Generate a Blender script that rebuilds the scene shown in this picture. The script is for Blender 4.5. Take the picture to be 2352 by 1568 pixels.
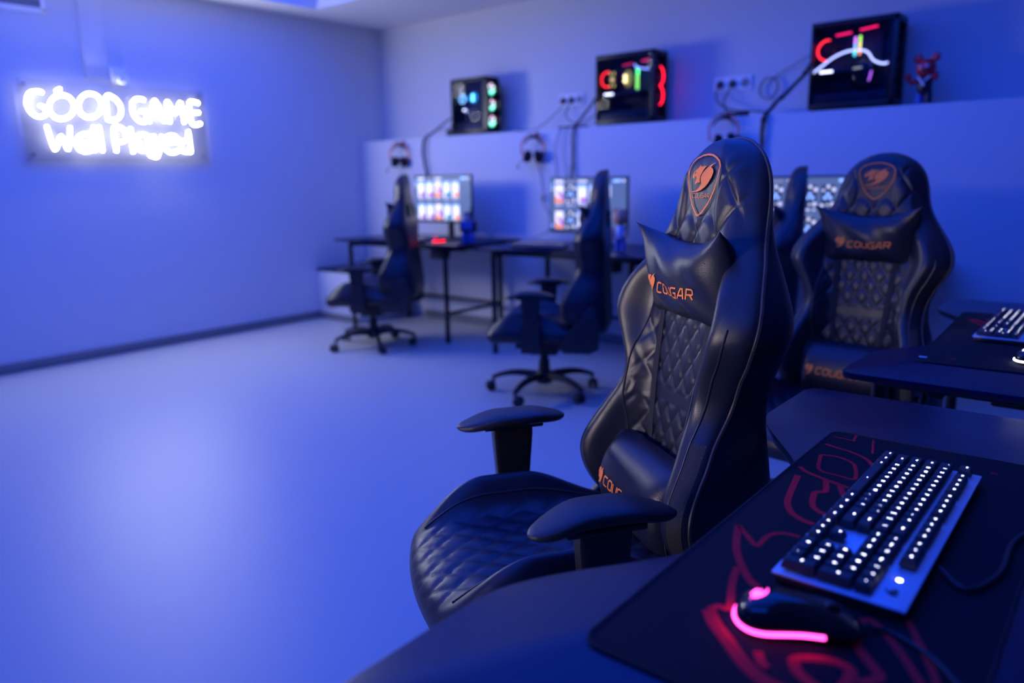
import bpy, bmesh, math, random
from mathutils import Vector, Matrix, geometry
random.seed(4)
PI = math.pi
for o in list(bpy.data.objects): bpy.data.objects.remove(o)
scene = bpy.context.scene
COL = scene.collection

# ------------------------------------------------------------------ camera
R = Matrix(((0.772, -0.120, 0.625), (0.636, 0.173, -0.752), (-0.018, 0.977, 0.210)))
cx = Vector((R[0][2], R[1][2], R[2][2])).normalized()
rx = Vector((R[0][0], R[1][0], R[2][0])); rx = (rx - cx * rx.dot(cx)).normalized()
ux = cx.cross(rx)
M4 = Matrix(((rx[0], ux[0], cx[0], 0), (rx[1], ux[1], cx[1], 0), (rx[2], ux[2], cx[2], 1.25), (0, 0, 0, 1)))
cam_d = bpy.data.cameras.new('camera'); cam = bpy.data.objects.new('camera', cam_d)
COL.objects.link(cam); cam.matrix_world = M4; scene.camera = cam
cam_d.sensor_width = 36; cam_d.lens = 26.77; cam_d.clip_start = 0.02
cam_d.dof.use_dof = True; cam_d.dof.focus_distance = 1.5; cam_d.dof.aperture_fstop = 1.8

# ------------------------------------------------------------------ light
w = bpy.data.worlds.new('world'); scene.world = w; w.use_nodes = True
w.node_tree.nodes['Background'].inputs[0].default_value = (0.0, 0.06, 1, 1)
w.node_tree.nodes['Background'].inputs[1].default_value = 0.15
scene.view_settings.view_transform = 'Standard'; scene.view_settings.look = 'None'
scene.view_settings.exposure = 0.0; scene.view_settings.gamma = 1.0
NEON = 100.0            # radiance of the white sign tubes
PANEL = 2.9            # radiance of the blue ceiling panels

def lamp(name, loc, target, size, power, col, shape='RECTANGLE', size_y=None, label='', spread=None):
    d = bpy.data.lights.new(name, 'AREA'); d.shape = shape; d.size = size
    if size_y: d.size_y = size_y
    if spread: d.spread = spread
    d.energy = power; d.color = col
    o = bpy.data.objects.new(name, d); COL.objects.link(o); o.location = loc
    o.rotation_euler = (Vector(target) - Vector(loc)).to_track_quat('-Z', 'Y').to_euler()
    return o
# unseen blue fill overhead near the camera, and pale fill added behind the camera
lamp('unseen_blue_fill', (-1.3, -0.3, 2.62), (-1.5, 2.6, 0.6), 2.6, 46, (0.0, 0.075, 1.0), size_y=0.5)
lamp('added_pale_fill', (-2.5, -1.3, 1.15), (-0.85, 1.35, 1.0), 0.35, 2.2, (1.0, 0.84, 0.80), size_y=1.0, spread=0.45)  # added so the orange stitching reads; stands in for an unseen doorway

# ------------------------------------------------------------------ materials
def mat(name, col, rough=0.5, metal=0.0, emit=None, es=1.0, bump=0.0, bscale=200.0, coat=0.0, vary=0.0, spec=0.5, sheen=0.0):
    m = bpy.data.materials.new(name); m.use_nodes = True
    nt = m.node_tree; b = nt.nodes['Principled BSDF']
    b.inputs['Base Color'].default_value = (*col, 1); b.inputs['Roughness'].default_value = rough
    b.inputs['Metallic'].default_value = metal; b.inputs['Coat Weight'].default_value = coat
    b.inputs['Specular IOR Level'].default_value = spec
    if emit:
        b.inputs['Emission Color'].default_value = (*emit, 1); b.inputs['Emission Strength'].default_value = es
    tc = nt.nodes.new('ShaderNodeTexCoord')
    if bump or vary:
        n = nt.nodes.new('ShaderNodeTexNoise'); n.inputs['Scale'].default_value = bscale; n.inputs['Detail'].default_value = 3
        nt.links.new(tc.outputs['Object'], n.inputs['Vector'])
        if bump:
            bp = nt.nodes.new('ShaderNodeBump'); bp.inputs['Strength'].default_value = bump; bp.inputs['Distance'].default_value = 0.002
            nt.links.new(n.outputs['Fac'], bp.inputs['Height']); nt.links.new(bp.outputs['Normal'], b.inputs['Normal'])
        if vary:
            r = nt.nodes.new('ShaderNodeMapRange')
            r.inputs['To Min'].default_value = 1 - vary; r.inputs['To Max'].default_value = 1 + vary
            mx = nt.nodes.new('ShaderNodeVectorMath'); mx.operation = 'SCALE'; mx.inputs[0].default_value = col
            nt.links.new(n.outputs['Fac'], r.inputs['Value']); nt.links.new(r.outputs[0], mx.inputs['Scale'])
            nt.links.new(mx.outputs[0], b.inputs['Base Color'])
    return m
M = {}
M['wall'] = mat('painted_wall', (0.70, 0.70, 0.72), 0.85, bump=0.25, bscale=260, vary=0.02)
M['ceil'] = mat('painted_ceiling', (0.78, 0.77, 0.76), 0.9, bump=0.1, bscale=150, vary=0.02)
M['floor'] = mat('speckled_vinyl_floor', (0.52, 0.52, 0.47), 0.42, bump=0.25, bscale=420, vary=0.22)
M['base'] = mat('grey_baseboard_paint', (0.20, 0.20, 0.22), 0.6, vary=0.05, bscale=30)
M['leather'] = mat('black_leather', (0.009, 0.011, 0.022), 0.38, bump=0.2, bscale=600, spec=0.48)
M['leather_trim'] = mat('grained_black_leather', (0.020, 0.020, 0.024), 0.5, bump=0.9, bscale=900, spec=0.5)
M['piping'] = mat('piping_cord', (0.03, 0.03, 0.035), 0.4, bump=0.2, bscale=800)
M['thread'] = mat('orange_thread', (1.0, 0.26, 0.05), 0.7, bump=0.6, bscale=1200, vary=0.12)
M['plastic'] = mat('black_plastic', (0.016, 0.016, 0.019), 0.42, bump=0.15, bscale=700)
M['gloss'] = mat('gloss_black_plastic', (0.008, 0.008, 0.010), 0.12, bump=0.02, bscale=50)
M['strap'] = mat('black_webbing', (0.014, 0.014, 0.016), 0.75, bump=0.7, bscale=1500)
M['metal'] = mat('black_powder_coated_metal', (0.016, 0.016, 0.02), 0.45, 0.2, bump=0.15, bscale=600)
M['chrome'] = mat('steel', (0.5, 0.5, 0.55), 0.25, 1.0, bump=0.02, bscale=90)
M['desk'] = mat('black_desk_laminate', (0.003, 0.009, 0.045), 0.29, bump=0.12, bscale=800, vary=0.1, spec=0.38)
M['pad'] = mat('mousepad_cloth', (0.012, 0.012, 0.018), 0.9, bump=0.5, bscale=1500, spec=0.25)
M['padred'] = mat('mousepad_red_print', (1.0, 0.02, 0.035), 0.85, bump=0.4, bscale=1500, spec=0.2)
M['alu'] = mat('brushed_aluminium_deck', (0.72, 0.74, 0.86), 0.38, 0.35, bump=0.08, bscale=300)
M['keycap'] = mat('keycap_plastic', (0.040, 0.040, 0.045), 0.5, bump=0.2, bscale=900)
M['legend'] = mat('key_backlight', (0.9, 0.9, 0.9), 0.5, emit=(0.86, 0.88, 1.0), es=12.0, vary=0.01)
M['cable'] = mat('cable_rubber', (0.02, 0.02, 0.025), 0.5, bump=0.1, bscale=600)
M['white'] = mat('white_plastic', (0.92, 0.92, 0.94), 0.4, bump=0.03, bscale=200)
M['socket_hole'] = mat('socket_recess', (0.25, 0.25, 0.27), 0.6, vary=0.03)
M['neon'] = mat('white_neon_tube', (1, 1, 1), 0.4, emit=(0.93, 0.955, 1.0), es=NEON, vary=0.01)
M['pan'] = mat('blue_led_panel', (0.2, 0.3, 0.9), 0.5, emit=(0.0, 0.072, 1.0), es=PANEL, vary=0.01)
M['red_toy'] = mat('red_vinyl', (0.70, 0.02, 0.04), 0.2, coat=0.6, vary=0.05, bscale=20)
M['dark_toy'] = mat('dark_vinyl', (0.03, 0.01, 0.03), 0.3, vary=0.05, bscale=20)
M['blue_toy'] = mat('blue_vinyl', (0.05, 0.13, 0.45), 0.35, vary=0.05, bscale=20)
M['brown_toy'] = mat('brown_vinyl', (0.80, 0.34, 0.17), 0.45, vary=0.08, bscale=40)
M['pale_toy'] = mat('pale_vinyl', (0.55, 0.6, 0.8), 0.4, vary=0.04, bscale=30)
M['cushion_red'] = mat('orange_headband', (0.85, 0.10, 0.05), 0.45, bump=0.05, bscale=100)
M['foam'] = mat('black_foam', (0.012, 0.012, 0.014), 0.85, bump=0.6, bscale=900)
M['case'] = mat('black_steel_case', (0.010, 0.010, 0.014), 0.35, 0.1, bump=0.05, bscale=200)
M['board'] = mat('circuit_board', (0.008, 0.012, 0.05), 0.5, bump=0.4, bscale=60, vary=0.3)
def em(name, col, s):
    if name not in M: M[name] = mat(name, tuple(min(1, c) for c in col), 0.5, emit=col, es=s, vary=0.01)
    return M[name]
def glassy(name, tint, gloss, rough, haze=None, hz=0.0):
    m = bpy.data.materials.new(name); m.use_nodes = True; nt = m.node_tree; nt.nodes.clear()
    out = nt.nodes.new('ShaderNodeOutputMaterial'); t = nt.nodes.new('ShaderNodeBsdfTransparent'); t.inputs[0].default_value = (*tint, 1)
    g = nt.nodes.new('ShaderNodeBsdfGlossy'); g.inputs['Roughness'].default_value = rough
    fr = nt.nodes.new('ShaderNodeFresnel'); fr.inputs[0].default_value = 1.5
    mp = nt.nodes.new('ShaderNodeMath'); mp.operation = 'MULTIPLY'; mp.inputs[1].default_value = gloss
    mx = nt.nodes.new('ShaderNodeMixShader'); L = nt.links.new
    L(fr.outputs[0], mp.inputs[0]); L(mp.outputs[0], mx.inputs[0]); L(t.outputs[0], mx.inputs[1]); L(g.outputs[0], mx.inputs[2])
    last = mx
    if haze:
        d = nt.nodes.new('ShaderNodeBsdfDiffuse'); d.inputs[0].default_value = (*haze, 1)
        tr = nt.nodes.new('ShaderNodeBsdfTranslucent'); tr.inputs[0].default_value = (*haze, 1)
        ad = nt.nodes.new('ShaderNodeMixShader'); ad.inputs[0].default_value = 0.5
        L(d.outputs[0], ad.inputs[1]); L(tr.outputs[0], ad.inputs[2])
        m2 = nt.nodes.new('ShaderNodeMixShader'); m2.inputs[0].default_value = hz
        L(mx.outputs[0], m2.inputs[1]); L(ad.outputs[0], m2.inputs[2]); last = m2
    L(last.outputs[0], out.inputs[0]); M[name] = m; return m
glassy('case_glass', (0.72, 0.74, 0.85), 0.13, 0.03)
glassy('acrylic', (0.93, 0.93, 0.95), 0.8, 0.05, (0.8, 0.8, 0.9), 0.04)
glassy('acrylic_edge', (0.6, 0.6, 0.7), 0.8, 0.3, (0.8, 0.82, 1.0), 0.9)

# ------------------------------------------------------------------ mesh helpers
class MB:
    def __init__(s): s.v = []; s.f = []; s.m = []; s.mats = []
    def mi(s, m):
        if m not in s.mats: s.mats.append(m)
        return s.mats.index(m)
    def add(s, vs, fs, m, T=None):
        b = len(s.v); i = s.mi(m)
        for p in vs:
            p = Vector(p); s.v.append(tuple(T @ p) if T else tuple(p))
        for f in fs: s.f.append([b + k for k in f]); s.m.append(i)
        return s
    def bm(s, bm, m, T=None):
        bm.verts.index_update()
        s.add([v.co.copy() for v in bm.verts], [[v.index for v in f.verts] for f in bm.faces], m, T); bm.free(); return s
    def box(s, c, d, m, bev=0.0, T=None, seg=2):
        bm = bmesh.new(); bmesh.ops.create_cube(bm, size=1)
        for v in bm.verts: v.co = Vector((v.co.x * d[0], v.co.y * d[1], v.co.z * d[2]))
        if bev > 0: bmesh.ops.bevel(bm, geom=bm.edges[:], offset=min(bev, min(d) * .49), segments=seg, profile=0.5, affect='EDGES')
        for v in bm.verts: v.co += Vector(c)
        return s.bm(bm, m, T)
    def cyl(s, a, b, r, m, r2=None, n=16, T=None, cap=True):
        a = Vector(a); b = Vector(b); r2 = r if r2 is None else r2
        q = (b - a).to_track_quat('Z', 'Y'); vs = []; fs = []
        for k in range(n):
            t = 2 * PI * k / n; d = q @ Vector((math.cos(t), math.sin(t), 0)); vs += [a + d * r, b + d * r2]
        for k in range(n):
            j = (k + 1) % n; fs.append([2 * k, 2 * j, 2 * j + 1, 2 * k + 1])
        if cap: fs.append([2 * k for k in range(n)][::-1]); fs.append([2 * k + 1 for k in range(n)])
        return s.add(vs, fs, m, T)
    def tube(s, pts, r, m, n=8, closed=False, T=None, cap=True):
        P = [Vector(p) for p in pts]; N = len(P); vs = []; fs = []; up = None
        rr = r if isinstance(r, (list, tuple)) else [r] * N
        for i in range(N):
            t = (P[(i + 1) % N] - P[i - 1]) if closed else (P[min(i + 1, N - 1)] - P[max(i - 1, 0)])
            if t.length < 1e-9: t = Vector((0, 0, 1))
            t.normalize()
            if up is None: up = t.orthogonal().normalized()
            up = (up - t * up.dot(t))
            up = up.normalized() if up.length > 1e-6 else t.orthogonal().normalized()
            w2 = t.cross(up)
            for k in range(n):
                a = 2 * PI * k / n; vs.append(P[i] + (up * math.cos(a) + w2 * math.sin(a)) * rr[i])
        for i in range(N if closed else N - 1):
            j = (i + 1) % N
            for k in range(n):
                l = (k + 1) % n; fs.append([i * n + k, i * n + l, j * n + l, j * n + k])
        if not closed and cap: fs.append([k for k in range(n)][::-1]); fs.append([(N - 1) * n + k for k in range(n)])
        return s.add(vs, fs, m, T)
    def ball(s, c, r, m, T=None, n=16, rot=None):
        bm = bmesh.new(); bmesh.ops.create_uvsphere(bm, u_segments=n, v_segments=max(6, n * 2 // 3), radius=1)
        rr = r if isinstance(r, (list, tuple)) else (r, r, r)
        for v in bm.verts:
            v.co = Vector((v.co.x * rr[0], v.co.y * rr[1], v.co.z * rr[2]))
            if rot: v.co = rot @ v.co
            v.co += Vector(c)
        return s.bm(bm, m, T)
    def lathe(s, prof, m, n=24, T=None, axis='Z'):
        vs = []; fs = []; K = len(prof)
        for k in range(n):
            a = 2 * PI * k / n
            for r, z in prof:
                p = (r * math.cos(a), r * math.sin(a), z)
                if axis == 'X': p = (p[2], p[0], p[1])
                if axis == 'Y': p = (p[0], p[2], p[1])
                vs.append(p)
        for k in range(n):
            j = (k + 1) % n
            for i in range(K - 1): fs.append([k * K + i, j * K + i, j * K + i + 1, k * K + i + 1])
        return s.add(vs, fs, m, T)
    def prism(s, poly, z0, z1, m, T=None, bev=0.0):
        bm = bmesh.new(); vs = [bm.verts.new((x, y, z0)) for x, y in poly]; f = bm.faces.new(vs)
        r = bmesh.ops.extrude_face_region(bm, geom=[f])
        for g in r['geom']:
            if isinstance(g, bmesh.types.BMVert): g.co.z = z1
        bmesh.ops.recalc_face_normals(bm, faces=bm.faces[:])
        if bev:
            ed = [e for e in bm.edges if abs(e.verts[0].co.z - e.verts[1].co.z) < 1e-6]
            bmesh.ops.bevel(bm, geom=ed, offset=bev, segments=2, profile=0.5, affect='EDGES')
        return s.bm(bm, m, T)
    def mesh(s, name, fix=True, ang=35):
        me = bpy.data.meshes.new(name); me.from_pydata([tuple(v) for v in s.v], [], s.f)
        for m in s.mats: me.materials.append(m)
        me.polygons.foreach_set('material_index', s.m)
        me.polygons.foreach_set('use_smooth', [True] * len(s.f)); me.update()
        if fix:
            bm = bmesh.new(); bm.from_mesh(me); bmesh.ops.recalc_face_normals(bm, faces=bm.faces[:]); bm.to_mesh(me); bm.free()
        try: me.set_sharp_from_angle(angle=math.radians(ang))
        except Exception: pass
        return me
    def build(s, name, parent=None, loc=(0, 0, 0), rz=0, fix=True, ang=35):
        o = bpy.data.objects.new(name, s.mesh(name, fix, ang)); COL.objects.link(o)
        o.location = loc; o.rotation_euler = (0, 0, rz)
        if parent: o.parent = parent
        return o
def tag(o, label=None, cat=None, group=None, kind=None):
    if label: o['label'] = label
    if cat: o['category'] = cat
    if group: o['group'] = group
    if kind: o['kind'] = kind
    return o
def thing(name, label, cat, loc=(0, 0, 0), rz=0, group=None):
    o = bpy.data.objects.new(name, None); COL.objects.link(o); o.location = loc; o.rotation_euler = (0, 0, rz)
    o.empty_display_size = 0.1
    return tag(o, label, cat, group)
def struct(name, mb, fix=True):
    o = mb.build(name, fix=fix); o['kind'] = 'structure'; return o
KIDS = {}
def copy_tree(o, parent=None):
    c = o.copy(); COL.objects.link(c); c.parent = parent
    for ch in o.children: copy_tree(ch, c)
    return c
def sm(a, b, x):
    t = max(0.0, min(1.0, (x - a) / (b - a))); return t * t * (3 - 2 * t)
def spl(pts, n=8, closed=False):
    P = [Vector(p) for p in pts]; out = []; N = len(P)
    R_ = range(N) if closed else range(N - 1)
    for i in R_:
        p0 = P[i - 1] if (closed or i > 0) else P[0]; p1 = P[i]; p2 = P[(i + 1) % N]; p3 = P[(i + 2) % N] if (closed or i + 2 < N) else P[-1]
        for k in range(n):
            t = k / n
            out.append(0.5 * ((2 * p1) + (p2 - p0) * t + (2 * p0 - 5 * p1 + 4 * p2 - p3) * t * t + (3 * p1 - p0 - 3 * p2 + p3) * t ** 3))
    if not closed: out.append(P[-1])
    return out
def interp(tab, x):
    if x <= tab[0][0]: return tab[0][1]
    for i in range(len(tab) - 1):
        a, b = tab[i], tab[i + 1]
        if x <= b[0]:
            p0 = tab[i - 1] if i > 0 else a; p3 = tab[i + 2] if i + 2 < len(tab) else b
            h = b[0] - a[0]; t = (x - a[0]) / h
            m0 = (b[1] - p0[1]) / max(1e-6, b[0] - p0[0]) * h; m1 = (p3[1] - a[1]) / max(1e-6, p3[0] - a[0]) * h
            return (2 * t ** 3 - 3 * t * t + 1) * a[1] + (t ** 3 - 2 * t * t + t) * m0 + (-2 * t ** 3 + 3 * t * t) * b[1] + (t ** 3 - t * t) * m1
    return tab[-1][1]
def ribbon(mb, pts, w, m, f, closed=False, step=0.004, thick=0.0):
    """flat band of width w along 2D pts, laid on a surface by f(x, y) -> Vector"""
    P = [Vector((p[0], p[1])) for p in pts]
    if closed and (P[0] - P[-1]).length > 1e-6: P.append(P[0].copy())
    Q = []
    for a, b in zip(P, P[1:]):
        k = max(1, int((b - a).length / step))
        for i in range(k): Q.append(a.lerp(b, i / k))
    if not closed: Q.append(P[-1])
    N = len(Q); vs = []; fs = []
    for i in range(N):
        a = Q[i - 1] if (closed or i) else Q[0]; b = Q[(i + 1) % N] if (closed or i < N - 1) else Q[-1]
        d1 = (Q[i] - a); d2 = (b - Q[i])
        d1 = d1.normalized() if d1.length > 1e-9 else d2.normalized(); d2 = d2.normalized() if d2.length > 1e-9 else d1
        t = d1 + d2; t = t.normalized() if t.length > 1e-6 else d1
        n_ = Vector((-t.y, t.x)); k = 1 / max(0.5, n_.dot(Vector((-d1.y, d1.x))))
        for s_ in (-1, 0, 1):
            p = Q[i] + n_ * (s_ * w * 0.5 * k); vs.append(f(p.x, p.y))
    for i in range(N if closed else N - 1):
        j = (i + 1) % N
        for c in (0, 1): fs.append([3 * i + c, 3 * i + c + 1, 3 * j + c + 1, 3 * j + c])
    mb.add(vs, fs, m); return mb
def fill(mb, poly, m, f, step=0.006):
    P = [Vector((p[0], p[1])) for p in poly]
    n = len(P); x0 = min(p.x for p in P); x1 = max(p.x for p in P); y0 = min(p.y for p in P); y1 = max(p.y for p in P)
    extra = []; y = y0 + step / 2
    while y < y1:
        x = x0 + step / 2
        while x < x1: extra.append(Vector((x + random.uniform(-1, 1) * step * .01, y))); x += step
        y += step
    r = geometry.delaunay_2d_cdt(P + extra, [(i, (i + 1) % n) for i in range(n)], [list(range(n))], 1, 1e-6)
    mb.add([f(v.x, v.y) for v in r[0]], [list(t) for t in r[2]], m); return mb
# glyph strokes of the square techno wordmark, unit box 1 x 1.3
GLY = {
 'C': [[(1, 1.3), (.22, 1.3), (0, 1.1), (0, .2), (.2, 0), (.95, 0)]],
 'O': [[(.2, 0), (.8, 0), (1, .2), (1, 1.1), (.8, 1.3), (.2, 1.3), (0, 1.1), (0, .2), (.2, 0)]],
 'U': [[(0, 1.3), (0, .2), (.2, 0), (.8, 0), (1, .2), (1, 1.3)]],
 'G': [[(1, 1.3), (.2, 1.3), (0, 1.1), (0, .2), (.2, 0), (1, 0), (1, .65), (.5, .65)]],
 'A': [[(0, 0), (.42, 1.3), (.72, 1.3), (1, 0)], [(.2, .45), (.85, .45)]],
 'R': [[(0, 0), (0, 1.3), (.85, 1.3), (1, 1.15), (1, .75), (.85, .6), (.1, .6)], [(.55, .6), (1, 0)]]}
def wordmark(mb, x, y, h, m, f, word='COUGAR', width=None, stroke=0.2, slant=0.15, mirror=1):
    s_ = h / 1.3; adv = s_ * 1.36
    if width: adv = width / (len(word) - 0.26); 
    k = adv / (1.36 * s_)
    for i, ch in enumerate(word):
        for st in GLY[ch]:
            ribbon(mb, [(x + mirror * (i * adv + px * s_ * k + py * s_ * slant), y + py * s_) for px, py in st], stroke * s_, m, f, step=0.003)
HEAD_A = [(575,425),(585,465),(715,455),(690,490),(650,550),(622,620),(612,700),(622,768),(585,765),(545,780),(525,812),(512,780),(525,745),(540,700),(530,660),(512,645),(490,670),(478,695),(455,680),(438,650),(440,610),(455,575),(490,530),(530,500),(560,455)]
HEAD_B = [(910,400),(850,418),(790,450),(735,490),(680,545),(640,610),(628,670),(635,730),(668,790),(665,820),(620,870),(560,915),(455,940),(500,952),(600,942),(680,910),(760,850),(830,770),(880,670),(898,580),(890,540),(860,500),(822,482),(850,440)]
def bighead(mb, X, Y, w, h, m, f, dark=None):
    """wild cat head emblem in a box w wide, h high with centre X, Y"""
    g = lambda P: [(X + (x - 670) / 475 * w, Y - (y - 676) / 552 * h) for x, y in P]
    fill(mb, g(HEAD_A), m, f, step=min(w, h) / 6); fill(mb, g(HEAD_B), m, f, step=min(w, h) / 6)
    if dark: fill(mb, g([(478, 588), (500, 560), (512, 566), (495, 590)]), dark, lambda a, b: f(a, b) , step=1)
def crosspts(nu, nv, Pf, hole=None):
    """closed two-sided surface. Pf(u, v, side) ; u, v in [-1,1]; borders coincide"""
    def par(k, n):
        a = 2 * k / n - 1; return math.copysign(1 - (1 - abs(a)) ** 1.5, a)
    U = [par(i, nu) for i in range(nu + 1)]; V = [par(j, nv) for j in range(nv + 1)]
    return U, V
def cushion(Pf, nu, nv, m, mb=None):
    mb = mb or MB(); U, V = crosspts(nu, nv, Pf); vs = []; idx = {}
    for side in (1, -1):
        for j, v in enumerate(V):
            for i, u in enumerate(U):
                edge = i in (0, nu) or j in (0, nv)
                if edge and side == -1: idx[side, i, j] = idx[1, i, j]
                else: idx[side, i, j] = len(vs); vs.append(Pf(u, v, 0 if edge else side))
    fs = []
    for side in (1, -1):
        for j in range(nv):
            for i in range(nu):
                q = [idx[side, i, j], idx[side, i + 1, j], idx[side, i + 1, j + 1], idx[side, i, j + 1]]
                fs.append(q if side == 1 else q[::-1])
    mb.add(vs, fs, m); return mb
def quilt(x, y, dx, dy, A):
    a = x / dx + y / dy; b = x / dx - y / dy
    m = min(abs(a - round(a)), abs(b - round(b))) * 2
    return A * (1 - (1 - m) ** 4)

# ------------------------------------------------------------------ the room
XL = -5.89; YB = 5.19; YH = 4.88; ZL = 1.612; ZC = 2.65
b = MB(); b.box((-2.0, 1.4, -0.05), (7.9, 7.8, 0.1), M['floor']); struct('floor', b)
b = MB(); b.box((XL - 0.06, 1.4, 1.4), (0.12, 7.8, 2.8), M['wall']); struct('wall_left', b)
b = MB(); b.box((-2.0, YB + 0.06, 1.4), (7.9, 0.12, 2.8), M['wall']); struct('wall_back', b)
b = MB(); b.box((-2.0, (YB + YH) / 2, ZL / 2), (7.78, YB - YH, ZL), M['wall'], 0.006); struct('wall_ledge', b)
# ceiling around a recessed tray
tx0, tx1, ty0, ty1 = -5.55, -0.2, 0.4, 4.21
b = MB()
b.box(((XL + tx0) / 2, 1.4, ZC + .06), (tx0 - XL, 7.8, .12), M['ceil'])
b.box(((1.95 + tx1) / 2, 1.4, ZC + .06), (1.95 - tx1, 7.8, .12), M['ceil'])
b.box(((tx0 + tx1) / 2, (YB + ty1) / 2, ZC + .06), (tx1 - tx0, YB - ty1, .12), M['ceil'])
b.box(((tx0 + tx1) / 2, (ty0 - 2.5) / 2, ZC + .06), (tx1 - tx0, ty0 + 2.5, .12), M['ceil'])
b.box(((tx0 + tx1) / 2, (ty0 + ty1) / 2, ZC + .30), (tx1 - tx0 + .2, ty1 - ty0 + .2, .06), M['ceil'])
for s_, c, d in ((0, (tx0 - .03, (ty0 + ty1) / 2, ZC + .2), (.06, ty1 - ty0 + .1, .16)), (0, (tx1 + .03, (ty0 + ty1) / 2, ZC + .2), (.06, ty1 - ty0 + .1, .16)),
                 (0, ((tx0 + tx1) / 2, ty0 - .03, ZC + .2), (tx1 - tx0 + .1, .06, .16)), (0, ((tx0 + tx1) / 2, ty1 + .03, ZC + .2), (tx1 - tx0 + .1, .06, .16))):
    b.box(c, d, M['ceil'])
struct('ceiling', b)
for k, (xa, ya, xb, yb_) in enumerate(((tx0 + .15, ty0 + .15, -3.0, 2.15), (-2.7, ty0 + .15, tx1 - .15, 2.15), (tx0 + .15, 2.45, -3.0, ty1 - .15), (-2.7, 2.45, tx1 - .15, ty1 - .15))):
    b = MB(); b.box(((xa + xb) / 2, (ya + yb_) / 2, ZC + .245), (xb - xa, yb_ - ya, .03), M['pan'])
    t = tag(b.build('ceiling_light_panel'), ['blue luminous panel in the ceiling recess, nearest the neon sign', 'blue luminous panel in the ceiling recess over the open floor', 'blue luminous panel in the ceiling recess, nearest the far corner', 'blue luminous panel in the ceiling recess by the long ledge wall'][k], 'ceiling light', 'blue panels in the ceiling recess')
b = MB(); b.box((XL + .006, 1.2, .035), (.012, 6.2, .07), M['base'], .003); struct('baseboard_left', b)
b = MB(); b.box((-1.6, YH - .006, .035), (7.0, .012, .07), M['base'], .003); struct('baseboard_back', b)
# low boxed-in corner bench with a black top
t = thing('corner_bench', 'low white boxed bench with a thin black top in the far left corner', 'bench', (-5.60, 4.575, 0))
b = MB(); b.box((0, 0, .222), (.575, .60, .444), M['wall'], .004); b.build('bench_body', t)
b = MB(); b.box((0, -.004, .456), (.58, .605, .022), M['desk'], .004); b.build('bench_top', t)
b = MB(); b.box((0, -.303, .03), (.575, .008, .06), M['base'], .002); b.build('plinth', t)

# air vent high on the left wall
t = thing('air_vent', 'white slatted air vent high on the left wall', 'vent', (XL, 2.02, 2.50))
b = MB(); D = .22
for c, d in (((.006, 0, .10), (.012, 2 * D, .03)), ((.006, 0, -.10), (.012, 2 * D, .03)), ((.006, D - .015, 0), (.012, .03, .22)), ((.006, -D + .015, 0), (.012, .03, .22))): b.box(c, d, M['white'], .002)
b.build('vent_frame', t)
for k in range(9):
    b = MB(); b.box((.006, 0, -.08 + k * .02), (.003, 2 * D - .05, .014), M['socket_hole'], .001, T=Matrix.Translation((0, 0, 0)))
    b.build('slat', t)

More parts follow.
